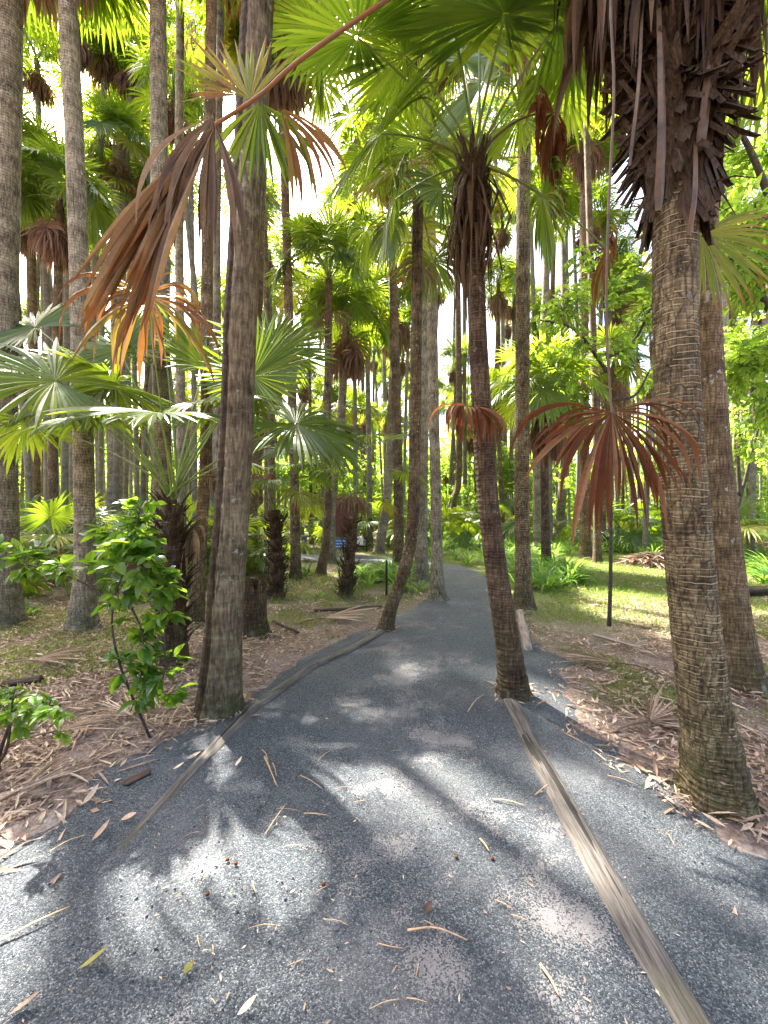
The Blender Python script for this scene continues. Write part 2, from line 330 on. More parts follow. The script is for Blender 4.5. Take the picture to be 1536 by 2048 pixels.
# ------------------------------------------------------------------ palm building blocks
def fan(mb, hub, T, S, rad, n=44, span=300, droop=.35, split=.5, wf=1.0, seed=0, nst=5, twist=.0, fold=.12, pleat=.45, lenj=.06, dirj=0.0, m=0, base=0.0):
    """a fan leaf: folded segments radiating from the hub in the plane T, S and sinking under their weight"""
    g = np.random.default_rng(seed)
    T = unit(T); S = unit(S - np.dot(S, T) * T); N = np.cross(T, S)
    if N[2] < 0: N = -N
    sp = R(span); da = sp / n
    a = np.linspace(-sp / 2, sp / 2, n) + g.normal(0, da * .12, n) + g.normal(0, dirj, n)
    ca, sa = np.cos(a)[:, None], np.sin(a)[:, None]
    d0 = unit(ca * T + sa * S + fold * np.abs(sa) * N + g.normal(0, dirj, (n, 3)))
    W0 = -sa * T + ca * S
    Ls = rad * (.80 + .2 * np.cos(a * .55)) * (1 + g.normal(0, lenj, n))
    kd = droop * (1 + g.normal(0, .22, n)); tw = g.normal(0, twist, n)
    rr = g.random(n) * .8 + g.random() * .2
    ts = np.concatenate([[0.03], np.linspace(split * .55, 1, nst)])
    pos = hub + d0 * (Ls * ts[0])[:, None]
    V = np.zeros((n, len(ts), 3, 3)); dn = np.array([0, 0, -1.0])
    for j, t in enumerate(ts):
        if j:
            tm = .5 * (t + ts[j - 1]); k = np.clip(kd * tm ** 1.25, -.5, .97)[:, None]
            d = unit(d0 * (1 - np.abs(k)) + dn * k); pos = pos + d * (Ls * (t - ts[j - 1]))[:, None]
        else: d = d0
        W = unit(W0 - (W0 * d).sum(1, keepdims=True) * d); Q = np.cross(d, W)
        th = (tw * t)[:, None]; W, Q = W * np.cos(th) + Q * np.sin(th), Q * np.cos(th) - W * np.sin(th)
        hs = split * np.tan(da / 2) * wf
        h = t * np.tan(da / 2) * wf if t <= split else hs * (1 - ((t - split) / (1 - split)) ** 1.5) + .0012
        hw = (Ls * h)[:, None]
        V[:, j, 0] = pos - W * hw + Q * hw * pleat; V[:, j, 1] = pos - Q * hw * pleat * .4; V[:, j, 2] = pos + W * hw + Q * hw * pleat
    ns = len(ts)
    i = (np.arange(n) * ns * 3)[:, None, None] + (np.arange(ns - 1) * 3)[None, :, None] + np.arange(2)[None, None]
    f = np.stack([i, i + 1, i + 4, i + 3], -1)
    mb.add(V, f, np.repeat(rr, ns * 3), np.tile(np.repeat(base + (1 - base) * ts, 3), n), m)

def frond(mb, heart, hub, rad, rise=.25, r0=.018, m_leaf=0, m_stalk=1, pitch=0.0, roll=0.0, sides=6, ns=9, **kw):
    """stalk from the heart to the hub plus its fan; rise lifts the middle of the stalk, pitch tips the blade down"""
    heart = np.asarray(heart, float); hub = np.asarray(hub, float); L = np.linalg.norm(hub - heart)
    c = (heart + hub) / 2 + np.array([0, 0, rise * L])
    u = np.linspace(0, 1, ns)[:, None]; p = (1 - u) ** 2 * heart + 2 * u * (1 - u) * c + u * u * hub
    tube(mb, p, np.linspace(r0, r0 * .5, ns), sides, .5, m_stalk, .6)
    T = unit(p[-1] - p[-2]); S = np.cross(T, [0, 0, 1.0])
    if np.linalg.norm(S) < .15: S = np.array([T[1] + .7, -T[0] + .3, 0])
    S = unit(S); N = np.cross(S, T)
    T = T * math.cos(pitch) - N * math.sin(pitch); N = np.cross(S, T)
    S = S * math.cos(roll) + N * math.sin(roll)
    fan(mb, hub, T, S, rad, m=m_leaf, **kw)

def crown_mesh(mb_g, mb_d, heart, n_green, n_dead, pet, rad, seed, segs=34, nst=4, hi=80, low=-25, r0=.015):
    gy_ = np.random.default_rng(seed + 5)
    g = np.random.default_rng(seed); heart = np.asarray(heart, float)
    for i in range(n_green):
        u = (i + .5) / n_green; el = R(hi + (low - hi) * u ** .85 + g.normal(0, 5)); az = i * 2.39996 + g.normal(0, .25)
        L = pet * (.75 + .3 * g.random()) * (.8 + .2 * u)
        hub = heart + L * np.array([math.cos(az) * math.cos(el), math.sin(az) * math.cos(el), math.sin(el)])
        frond(mb_g, heart, hub, rad * (.85 + .25 * g.random()), rise=.12 + .12 * u, r0=r0, pitch=.15 + .55 * u + g.normal(0, .12), sides=4, ns=6, m_leaf=2 if u > .35 and gy_.random() < .16 else 0,
              n=segs, span=290, droop=.30 + .4 * u + .2 * g.random(), split=.5, seed=seed * 100 + i, nst=nst, twist=.2)
    for i in range(n_dead):
        az = i * 2.39996 + g.normal(0, .4); el = R(-62 - 24 * g.random())
        L = pet * (.5 + .5 * g.random())
        st = heart + np.array([0, 0, -.25 * g.random()])
        hub = st + L * np.array([math.cos(az) * math.cos(el), math.sin(az) * math.cos(el), math.sin(el)])
        frond(mb_d, st, hub, rad * (.7 + .3 * g.random()), rise=.2, r0=r0, pitch=.3, sides=4, ns=5,
              n=max(14, segs // 2), span=220, droop=1.3, split=.42, wf=.75, seed=seed * 100 + 50 + i, nst=nst, twist=.7, dirj=.12)

def trunk_mesh(mb, pts, rad, flare=.5, near=False, seed=0, step=.05, sides=20, ring=.04, amp=.03, taper=.82, flare_h=.25, scars=False, groove=0.0):
    """tapered trunk with leaf-scar rings, slight flutes and a spreading foot; pts from the ground up"""
    p = np.asarray(pts, float); L = np.sum(np.linalg.norm(np.diff(p, axis=0), axis=1))
    n = max(8, int(L / step)); c = curve(p, n)
    z = c[:, 2] - c[0, 2]; H = z[-1]
    r = rad * (1 + (taper - 1) * z / H) * (1 + flare * np.exp(-z / flare_h) + .12 * np.exp(-z / .9))
    g = np.random.default_rng(seed)
    th = np.arange(sides) / sides * 2 * np.pi
    zz, tt = np.meshgrid(z, th, indexing='ij')
    d = .05 * (vnoise(zz * 1.2 + 7, np.cos(tt) * 1.4 + seed, seed) - .5) + .07 * (vnoise(zz * 3.1, np.sin(tt) * 2 + 9, seed + 3) - .5) * np.exp(-zz / 1.5)
    if near:
        wz = zz + .03 * (vnoise(tt * 1.5, zz * 4, seed + 5) - .5)
        fr = (wz / ring) % 1.0
        d = d + amp * (fr - .5) + .02 * (vnoise(tt * 9, zz * 30, seed + 8) - .5)
    lob = np.exp(-zz / (flare_h * .7)) * .16 * np.sin(tt * 5 + seed) * flare
    if scars:
        fr2 = ((zz + .05 * np.sin(tt * 3 + np.floor(zz / .13) * 2)) / .13) % 1.0
        d = d + np.exp(-zz / .45) * .16 * (fr2 ** 2 - .3) * (vnoise(tt * 2, zz * 8, 4) > .35)
    if groove:
        d = d - groove * np.exp(-((tt / 6.283 - .69 + .02 * (vnoise(zz * 1.3, zz * 0, 77) - .5)) / .022) ** 2) * np.clip(zz / .5, .2, 1)
    rr = r[:, None] * (1 + d + lob)
    v = c[:, None, :] + np.stack([rr * np.cos(tt), rr * np.sin(tt), np.zeros_like(rr)], -1)
    i = np.arange(n - 1)[:, None] * sides; j = np.arange(sides)[None]; k = (j + 1) % sides
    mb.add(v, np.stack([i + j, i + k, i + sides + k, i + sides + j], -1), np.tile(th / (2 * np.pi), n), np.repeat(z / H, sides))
    return c

def local(o_loc):
    return np.asarray(o_loc, float)
def px_palm(label, base, pts, wpx, H=None, mat='bark_grey', group=None, flare=.5, near=False, taper=.85, sink=.04, flare_h=.22, seed=0, scars=False, ring=.04, name='palm_tree', sides=20, step=.05, amp=.03, groove=0.0):
    """palm placed where its foot stands; trunk passes through the given points at the foot's distance. Returns root, top (world), depth"""
    b = G(*base); d = b[1]; root = empty(name, b, label, 'palm tree', group)
    w_ = [P(x, y, d) for x, y in pts]
    line = [b - [0, 0, sink]] + w_
    if H:
        s = (w_[-1] - w_[0]) / max(.3, (w_[-1][2] - w_[0][2])); t = w_[-1].copy()
        while t[2] < H - .5:
            dz = min(2.0, H - t[2]); s = s * np.array([.7, .7, 1]); t = t + s / s[2] * dz; line.append(t.copy())
    mb = MB(); r = wpx / FPX * d / 2
    trunk_mesh(mb, np.array(line) - b, r, flare, near, seed, step, sides, ring, amp, taper, flare_h, scars, groove)
    mb.build('trunk', M[mat], root, smooth=True)
    return root, line[-1], d
def add_crown(root, top, n_green, n_dead, pet, rad, seed, dead='dead_far', **kw):
    b = np.array(root.location); g_, d_ = MB(), MB()
    crown_mesh(g_, d_, np.asarray(top) - b, n_green, n_dead, pet, rad, seed, **kw)
    if n_green: g_.build('crown', [M['frond'], M['petiole'], M['frond_yellow']], root)
    if n_dead: d_.build('dead_skirt', [M[dead], M['petiole_dead']], root)
def part_frond(root, heart, hub, rad, mats=('frond', 'petiole'), name='frond', label=None, **kw):
    b = np.array(root.location); mb = MB()
    frond(mb, np.asarray(heart) - b, np.asarray(hub) - b, rad, **kw)
    o = mb.build(name, [M[x] for x in mats], root)
    if label: o['label'] = label
    return o

# ------------------------------------------------------------------ the setting: forest floor, gravel path
def axis(lo, hi, near, fine, coarse):
    a = [lo]
    while a[-1] < hi:
        x = a[-1]; a.append(x + (fine if -near < x < near * 1.6 else coarse))
    return np.array(a)
gx = axis(-400, 400, 9, .25, 8); gy = axis(-60, 500, 9, .25, 8)
X, Y = np.meshgrid(gx, gy, indexing='ij')
def path_c(y):
    """centre and half width of the walked path at distance y"""
    c = np.interp(y, [-60, 3.2, 4.2, 5.2, 6.5, 8.8, 10.2], [-.05, -.02, .15, .62, 1.25, 1.84, 1.95])
    h = np.interp(y, [-60, 2.0, 3.3, 4.2, 5.2, 6.5, 8.8, 10.2], [1.1, 1.1, 1.04, 1.0, .92, .72, .55, .5])
    return c, h
pc, ph = path_c(Y)
off = np.clip((np.abs(X - pc) - ph - .7) / .6, 0, 1) * np.clip((40 - Y) / 20, 0, 1)
Z = -.002 - .05 * off * vnoise(X * 1.7, Y * 1.7, 3) * 1.0 - .02 * off * vnoise(X * 5, Y * 5, 5)
mb = MB(); nx, ny = len(gx), len(gy)
i = np.arange(nx - 1)[:, None] * ny + np.arange(ny - 1)[None]
mb.add(np.stack([X, Y, Z], -1), np.stack([i, i + ny, i + ny + 1, i + 1], -1))
tag(mb.build('ground', M['ground'], smooth=True), kind='structure')
# gravel: spills irregularly past the edging on both sides
ys = np.concatenate([np.arange(-6, 9.9, .06)])
c, h = path_c(ys)
spill = np.interp(ys, [-6, 1.8, 2.6, 3.3, 4.0, 5.0, 6.5, 9], [.75, .75, .5, .18, .12, .1, .05, .05])
spr = np.interp(ys, [-6, 1.6, 2.2, 3.0, 4.0, 4.6, 5.4, 6.5, 9], [1.0, .95, .7, .55, .75, .5, .1, .05, .05])
lft = c - h - spill * (.35 + .8 * vnoise(ys * 2.3, ys * 0 + .5, 11) + .5 * vnoise(ys * 5.1, ys * 0 + .5, 15)) - .07 * vnoise(ys * 11, ys * 0, 12)
rgt = c + h + spr * (.35 + .8 * vnoise(ys * 2.1, ys * 0 + .5, 13) + .5 * vnoise(ys * 5.3, ys * 0 + .5, 16)) + .07 * vnoise(ys * 11, ys * 0, 14)
a = np.stack([lft, ys], -1); b_ = np.stack([rgt, ys], -1)
# the bend to the open area round the notice board
cv = curve([(1.95, 9.85), (1.7, 11.2), (.6, 12.6), (-1.2, 13.5), (-3.6, 14.0), (-7, 14.6), (-12, 15.5)], 60)if False else None
ctr = np.array([[1.98, 10.0, 0], [1.85, 10.9, 0], [1.1, 12.1, 0], [-.3, 13.1, 0], [-2.2, 13.7, 0], [-4.5, 14.0, 0], [-7.5, 14.6, 0], [-12, 15.6, 0]])
cc = curve(ctr, 60)[:, :2]; dv = unit(np.gradient(cc, axis=0)); nm = np.stack([dv[:, 1], -dv[:, 0]], -1)
hw = np.interp(np.arange(60), [0, 15, 28, 45, 60], [.55, .6, .9, 1.1, .8])[:, None] * (.9 + .2 * vnoise(np.arange(60) * .6, np.zeros(60), 17))[:, None]
a = np.vstack([a, cc - nm * hw]); b_ = np.vstack([b_, cc + nm * hw])
K = 9; u = np.linspace(0, 1, K)[None, :, None]
pts = a[:, None] * (1 - u) + b_[:, None] * u
zz = np.full(pts.shape[:2], .010); zz[:, 0] = -.012; zz[:, -1] = -.012
zz[:, 1:-1] += .012 * vnoise(pts[:, 1:-1, 0] * 2, pts[:, 1:-1, 1] * 2, 21)
mb = MB(); nr = len(a); i = np.arange(nr - 1)[:, None] * K + np.arange(K - 1)[None]
mb.add(np.concatenate([pts, zz[..., None]], -1), np.stack([i, i + 1, i + K + 1, i + K], -1))
tag(mb.build('gravel_path', M['gravel'], smooth=True), kind='structure')
def on_gravel(x, y, m=0.0):
    x = np.asarray(x); y = np.asarray(y)
    l = np.interp(y, ys, lft); r_ = np.interp(y, ys, rgt)
    g_ = (y < 9.9) & (x > l - m) & (x < r_ + m)
    dd = np.min(np.hypot(x[..., None] - cc[:, 0], y[..., None] - cc[:, 1]) - hw[:, 0], axis=-1)
    return g_ | (dd < m)
# loose pebbles on the path
npb = 3500
py_ = 1.0 + 5.5 * rng.random(npb) ** 1.6; c, h = path_c(py_); px_ = c + (rng.random(npb) * 2 - 1) * (h + .35)
s_ = .0018 + .0026 * rng.random(npb) ** 2
cube = np.array([[-1, -1, -1], [1, -1, -1], [1, 1, -1], [-1, 1, -1], [-.6, -.6, .8], [.6, -.6, .8], [.6, .6, .8], [-.6, .6, .8]], float)
cf = np.array([[0, 1, 5, 4], [1, 2, 6, 5], [2, 3, 7, 6], [3, 0, 4, 7], [4, 5, 6, 7]])
an = rng.random(npb) * 6.28; sc3 = np.stack([.7 + .7 * rng.random(npb), .7 + .5 * rng.random(npb), .5 + .4 * rng.random(npb)], -1)
v = cube[None] * sc3[:, None] * s_[:, None, None] * (1 + .25 * rng.normal(size=(npb, 8, 1)))
v = np.stack([v[..., 0] * np.cos(an)[:, None] - v[..., 1] * np.sin(an)[:, None], v[..., 0] * np.sin(an)[:, None] + v[..., 1] * np.cos(an)[:, None], v[..., 2]], -1)
v += np.stack([px_, py_, np.full(npb, .018)], -1)[:, None]
mb = MB(); mb.add(v, (cf[None] + 8 * np.arange(npb)[:, None, None]), np.repeat(rng.random(npb), 8))
tag(mb.build('gravel', M['pebble']), 'loose dark and pale pebbles lying on the path surface', 'gravel', kind='stuff')

# ------------------------------------------------------------------ timber edging
def log(name, p0, p1, r, mat, label, cat='log', group=None, sag=.0, seed=0, z=.0, flat=.75, knots=.12, n=60):
    p0 = np.array(p0, float); p1 = np.array(p1, float); d = p1 - p0; L = np.linalg.norm(d)
    g = np.random.default_rng(seed); sides = 22
    x = np.linspace(0, L, n); th = np.arange(sides) / sides * 2 * np.pi
    xx, tt = np.meshgrid(x, th, indexing='ij')
    rr = r * (1 + knots * (vnoise(xx * 2.2, np.cos(tt) * 1.5 + 5, seed) - .5) * 2 + .16 * (vnoise(xx * .5 + np.cos(tt) * 4.5, np.sin(tt) * 4.5 + 9, seed + 1) - .5) + .10 * (vnoise(tt * 6, xx * .7, seed + 4) - .5))
    end = np.minimum(xx, L - xx); rr = rr * np.clip((end / .012 + .02), .02, 1)
    cy = sag * np.sin(x / L * 3.14) + .5 * r * (vnoise(x * 1.3, x * 0, seed + 2) - .5)
    v = np.stack([xx + np.where(end < .001, (vnoise(np.cos(tt) * 3, np.sin(tt) * 3, seed) - .5) * r, 0), cy[:, None] + rr * np.cos(tt), flat * rr * np.sin(tt)], -1)
    i = np.arange(n - 1)[:, None] * sides; j = np.arange(sides)[None]; k = (j + 1) % sides
    mb = MB(); mb.add(v, np.stack([i + j, i + sides + j, i + sides + k, i + k], -1))
    o = mb.build(name, M[mat], smooth=True); o.location = p0 + np.array([0, 0, z])
    o.rotation_euler = (0, -math.atan2(d[2], math.hypot(d[0], d[1])), math.atan2(d[1], d[0]))
    return tag(o, label, cat, group)
EG = 'timber edging along the gravel path'
log('edging_log', (-1.25, 1.42, -.05), G(520, 1410) + [0, .03, 0], .052, 'log', 'grey mossy edging log along the path, ending at the thick two-toned palm', 'edging log', EG, sag=.02, seed=1, z=.014)
log('edging_log', G(530, 1424) + [0, -.02, 0], G(448, 1490) + [0, 0, -.05], .03, 'log', 'short thin edging log lying along the path side of the mossy log', 'edging log', EG, seed=2, z=.0)
log('edging_log', G(512, 1414), G(640, 1328), .052, 'log', 'cracked grey edging log running from the two-toned palm towards the curved palm', 'edging log', EG, seed=3, z=.014)
log('edging_log', G(625, 1335), G(768, 1262), .055, 'log', 'twisted edging log with a yellowish end at the foot of the curved mossy palm', 'edging log', EG, sag=-.05, seed=4, z=.012)
log('edging_log', (.94, .75, 0), G(1022, 1402), .07, 'log', 'long weathered edging log with yellow moss, reaching to the leaning palm', 'edging log', EG, sag=.04, seed=5, z=-.008, n=90, knots=.2)
log('edging_log', G(1056, 1306), G(1042, 1228) + [0, .1, .0], .05, 'log_pale', 'bleached pale edging log lying just behind the leaning palm', 'edging log', EG, seed=6, z=.02, knots=.35)
log('edging_log', G(628, 1224), G(765, 1216), .03, 'log_dark', 'thin dark edging log across the litter beside the curved palm', 'edging log', EG, seed=7, z=.02)
# ------------------------------------------------------------------ the palms one can tell apart
# thick two-toned palm beside the path
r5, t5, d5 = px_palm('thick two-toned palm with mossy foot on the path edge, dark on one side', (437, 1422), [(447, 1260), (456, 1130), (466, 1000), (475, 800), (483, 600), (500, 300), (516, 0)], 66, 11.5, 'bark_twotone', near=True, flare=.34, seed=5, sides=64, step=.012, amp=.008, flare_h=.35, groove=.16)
add_crown(r5, t5, 26, 12, 1.3, .95, 105)
r0_, t0_, d0_ = px_palm('pale ringed palm at the edge of the picture with a dark spreading foot', (12, 1248), [(8, 1050), (6, 800), (12, 500), (20, 0)], 46, 11, 'bark_grey', near=True, seed=6, sides=30, step=.02)
add_crown(r0_, t0_, 26, 10, 1.3, 1.0, 106)
r1_, t1_, d1_ = px_palm('pale lichened palm with a flared grey foot behind the glossy shrub', (165, 1255), [(170, 1120), (168, 950), (160, 600), (150, 300), (135, 0)], 36, 10.5, 'bark_grey', near=True, flare=.85, seed=7, sides=30, step=.02)
add_crown(r1_, t1_, 24, 10, 1.3, 1.0, 107)
r2_, t2_, d2_ = px_palm('smooth pale palm trunk rising behind the hanging brown frond', (330, 1240), [(326, 1000), (320, 560), (316, 0)], 34, 11.5, 'bark_grey', near=True, seed=8, sides=28, step=.02)
add_crown(r2_, t2_, 26, 12, 1.3, 1.0, 108)
ra, ta, da_ = px_palm('slender palm with brown foot close behind the two-toned palm', (393, 1238), [(402, 1060), (412, 900), (414, 560), (420, 200)], 24, 11, 'bark_brown', near=True, seed=9, sides=24, step=.025)
add_crown(ra, ta, 24, 14, 1.2, .95, 109)
px_list = [
 ('very slender grey palm between the smooth pale and two-toned palms', (445, 1172), [(438, 900), (434, 500), (440, 150)], 15, 14.2, 'bark_grey', 14),
 ('brown palm behind the shaggy dwarf palm near the stump', (592, 1154), [(589, 1000), (586, 850), (577, 600), (569, 330)], 19, 13, 'bark_brown', 16),
 ('grey palm just beside the bright green fern tuft', (662, 1123), [(664, 1000), (680, 880), (693, 640)], 17, 7.6, 'bark_grey', 22),
 ('short leaning grey palm by the notice board path', (757, 1106), [(768, 1040), (778, 950), (784, 800)], 18, 9.5, 'bark_grey', 12),
 ('dark straight palm standing close behind the curved mossy palm', (797, 1136), [(797, 1000), (792, 800), (787, 600), (783, 420)], 20, 12, 'bark_brown', 16),
 ('straight brown palm half hidden between the curved and pale-footed palms', (843, 1163), [(843, 1000), (846, 800), (850, 500)], 25, 13, 'bark_grey', 16),
 ('thin palm leaning at the rear of the lily bed', (900, 1080), [(908, 1000), (918, 935), (916, 610), (912, 300)], 13, 17, 'bark_brown', 16),
 ('dark palm curving over the lilies behind the leaning palm', (1024, 1062), [(1012, 960), (1003, 850), (1000, 700), (998, 400)], 14, 20, 'bark_dark', 14),
 ('slim palm with shaggy dark head amid the lilies', (1093, 1138), [(1090, 1000), (1088, 900), (1084, 780)], 17, 5.0, 'bark_dark', 20),
 ('greenish thin palm directly behind the slim shaggy palm', (1075, 1102), [(1074, 900), (1090, 600), (1100, 350)], 15, 14, 'bark_grey', 14),
 ('pale leaning palm rising from the lilies, thickened by old leaf bases', (1118, 1072), [(1126, 960), (1132, 860), (1130, 600), (1127, 400)], 17, 17, 'bark_grey', 22),
 ('straight brown palm with its foot at the lawn edge', (1172, 1114), [(1170, 1000), (1168, 800), (1168, 475), (1170, 250)], 19, 12.5, 'bark_brown', 16),
 ('brown palm near the rotten log in the clearing of dead fronds', (70, 1096), [(70, 950), (66, 700), (60, 400)], 18, 10.5, 'bark_brown', 22),
 ('slender brown palm standing before the log pile', (113, 1128), [(106, 950), (110, 800), (120, 400)], 17, 9.0, 'bark_brown', 22),
 ('thin grey palm behind the log pile', (136, 1075), [(133, 950), (130, 700), (128, 400)], 15, 14.0, 'bark_grey', 18),
 ('pale thick palm trunk behind the glossy shrub', (228, 1105), [(230, 950), (236, 700), (240, 300)], 28, 12.5, 'bark_grey', 16),
 ('grey palm close behind the two-toned palm with a mossy foot', (500, 1135), [(502, 1000), (506, 800), (520, 400)], 26, 15.0, 'bark_brown', 16),
]
for k, (lb, b0, pp, wp, H, mt, nd) in enumerate(px_list):
    rt, tp, dd = px_palm(lb, b0, pp, wp, H, mt, near=True, seed=20 + k, sides=18, step=.03, flare=.45)
    add_crown(rt, tp, 22, nd, 1.25, 1.0, 120 + k, low=-15 if nd > 20 else -30)
# palm with the full dark crown in mid distance
rm, tm_, dm = px_palm('palm of middle height with full dark crown against the sky', (641, 1147), [(652, 1080), (656, 1000), (655, 830), (658, 560)], 16, None, 'bark_brown', near=True, seed=50, sides=20, step=.03)
add_crown(rm, tm_, 28, 2, 1.3, .75, 150, segs=40, nst=5, low=-12)
# curved mossy palm
rc, tc_, dc = px_palm('curved mossy palm bending out of the path edge', (768, 1262), [(782, 1215), (797, 1175), (815, 1115), (824, 1060), (829, 950), (832, 700), (836, 400)], 25, None, 'bark_brown', near=True, seed=51, flare=.7, sides=30, step=.015, flare_h=.12)
add_crown(rc, tc_, 13, 1, .8, .7, 151, segs=40, nst=5, low=-50)
# pale-footed palm beside the path
rp, tp_, dp = px_palm('grey palm with speckled flared foot at the path bend', (876, 1200), [(874, 1120), (872, 1000), (867, 800), (864, 600), (860, 380)], 22, 14, 'bark_grey', near=True, seed=52, flare=.9, sides=28, step=.02)
add_crown(rp, tp_, 24, 12, 1.2, .95, 152)
# straight palm on the right of the path
rs, ts_, ds = px_palm('straight sturdy ringed palm with flared dark foot by the lawn', (1047, 1216), [(1046, 1120), (1044, 1000), (1045, 700), (1047, 400), (1050, 100)], 29, 11.5, 'bark_ringed', near=True, seed=53, flare=.75, sides=30, step=.015)
add_crown(rs, ts_, 26, 14, 1.3, 1.0, 153)
# second palm behind the shaggy one
rb, tb_, db = px_palm('broad brown palm with wide dark foot behind the shaggy-headed palm', (1482, 1368), [(1466, 1250), (1452, 1130), (1432, 950), (1414, 720), (1405, 500), (1398, 200)], 56, 10.5, 'bark_brown', near=True, seed=54, flare=.6, sides=36, step=.014, flare_h=.3)
add_crown(rb, tb_, 26, 14, 1.3, 1.0, 154)

# dwarf palms with shaggy trunks
def dwarf(label, base, pts, wpx, hubs, seed, spikes=170):
    rt, tp, d = px_palm(label, base, pts, wpx, None, 'bark_dark', seed=seed, flare=.35, sides=18, step=.03, near=True)
    b = np.array(rt.location); g = np.random.default_rng(seed); mb = MB(); H = tp[2]
    line = curve([b] + [P(x, y, d) for x, y in pts], 40) - b
    r = wpx / FPX * d / 2
    for k in range(spikes):                                   # old leaf bases: short upward scales
        c = line[int(g.random() ** 1.1 * 37)]; az = g.random() * 6.28; L = .09 + .10 * g.random()
        o = np.array([math.cos(az), math.sin(az), 0]); s = c + o * r * .9
        tube(mb, [s, s + o * L * .55 + [0, 0, L * .25], s + o * L * .85 + [0, 0, L * .85]], [.03, .02, .004], 4, g.random(), 0, .4)
    mb.build('leaf_bases', M['boot'], rt)
    for k, (hx, hy, dz, rad, kind, dr) in enumerate(hubs):
        mats = {'g': ('frond', 'petiole'), 'y': ('frond_yellow', 'petiole'), 'd': ('dead_brown', 'petiole_dead')}[kind]
        part_frond(rt, tp, P(hx, hy, d + dz), rad, mats, 'frond' if kind != 'd' else 'dead_frond',
                   {'y': 'pale yellowing fan leaf', 'd': 'dry brown fan leaf'}.get(kind), rise=.25, pitch=.5 if kind != 'd' else .9, n=38, span=270, droop=dr, seed=seed * 50 + k, nst=5, twist=.2, r0=.012)
    return rt
dwarf('shaggy dark dwarf palm with yellow-green fan beside the stump', (551, 1193), [(553, 1110), (549, 1020)], 26,
      [(600, 985, -.4, .6, 'y', .8), (520, 950, .2, .6, 'd', .9), (575, 930, .5, .6, 'g', .5), (480, 975, .3, .55, 'g', .6), (630, 955, .6, .55, 'g', .5), (540, 960, -.5, .5, 'g', .7), (560, 900, .1, .6, 'g', .4), (500, 930, -.2, .6, 'g', .5), (610, 930, .2, .6, 'g', .5)], 61, 230)
dwarf('shaggy dark dwarf palm leaning on the grass, fans spread over its thin stem', (690, 1190), [(698, 1120), (708, 1010)], 22,
      [(680, 942, -.3, .62, 'g', .7), (760, 885, .2, .75, 'g', .3), (735, 870, .9, .7, 'g', .4), (770, 1005, .3, .42, 'y', .7), (640, 925, .5, .6, 'g', .5), (700, 990, -.2, .45, 'd', 1.2), (810, 945, .6, .6, 'g', .6), (655, 870, .8, .65, 'g', .4), (720, 1000, .1, .4, 'd', 1.3)], 62, 150)

# young palm with wide glossy fans behind the shrub
ry, ty, dy = px_palm('young palm with wide glossy fans behind the glossy shrub', (345, 1322), [(347, 1180), (345, 1010)], 46, None, 'bark_dark', near=True, seed=63, flare=.3, sides=24, step=.02)
b = np.array(ry.location); mb = MB(); g = np.random.default_rng(63)
for k in range(150):
    z = .05 + 1.6 * g.random(); az = g.random() * 6.28; L = .10 + .14 * g.random(); o = np.array([math.cos(az), math.sin(az), 0]); s = o * .11 + [0, 0, z]
    tube(mb, [s, s + o * L * .4 + [0, 0, L * .5], s + o * L * .9 + [0, 0, L * .9]], [.03, .02, .004], 4, g.random(), 0, .35)
mb.build('leaf_bases', M['boot'], ry)
YH = P(345, 1000, dy)
for k, (hx, hy, d_, rad, dr, pt, ro, kind) in enumerate([
    (318, 826, 3.6, .74, .35, 1.0, 0, 'g'), (110, 762, 3.7, .85, .35, .5, .75, 'g'), (505, 752, 4.5, .8, .05, -.2, -.9, 'g'), (592, 848, 4.1, .78, .45, .6, -.6, 'g'),
    (240, 700, 4.9, .8, .2, .1, .9, 'g'), (70, 655, 5.4, .9, .2, .2, .8, 'g'), (410, 735, 5.0, .8, .2, .2, -.9, 'g'), (205, 835, 3.6, .6, .55, .8, 0, 'g'), (440, 830, 4.9, .75, .5, .5, 0, 'g'),
    (160, 790, 4.5, .8, .4, .6, .6, 'g'), (230, 770, 4.4, .75, .35, .8, -.3, 'g'), (420, 800, 4.2, .7, .4, .9, -.3, 'g'), (545, 700, 5.0, .8, .2, .0, -.8, 'g'), (30, 730, 4.4, .8, .4, .5, .6, 'g'), (640, 870, 4.6, .75, .5, .7, -.5, 'g'), (55, 850, 4.4, .62, .6, .7, 0, 'g'), (330, 700, 5.2, .8, .2, .1, 0, 'g'), (450, 960, 4.6, .5, 1.0, .9, 0, 'd'), (385, 1060, 4.3, .5, 1.3, 1.0, 0, 'd'), (300, 1090, 4.4, .5, 1.3, 1.0, 0, 'd')]):
    part_frond(ry, YH + np.array([g.normal(0, .03), g.normal(0, .03), .1 * g.random()]), P(hx, hy, d_), rad, ('frond', 'petiole') if kind == 'g' else ('dead_brown', 'petiole_dead'),
               'frond' if kind == 'g' else 'dead_frond', rise=.12 if kind == 'g' else .3, pitch=pt, roll=ro, n=46, span=310, droop=dr, split=.6, seed=900 + k, nst=7, twist=.2, lenj=.1, r0=.016)
part_frond(ry, YH, P(292, 590, 3.3), .74, ('frond_turning', 'petiole'), 'frond', 'dying fan leaf streaked yellow, orange and brown', rise=.05, pitch=2.3, n=42, span=290, droop=1.1, split=.5, wf=1.0, seed=940, nst=9, twist=1.0, dirj=.13, lenj=.25, r0=.012)

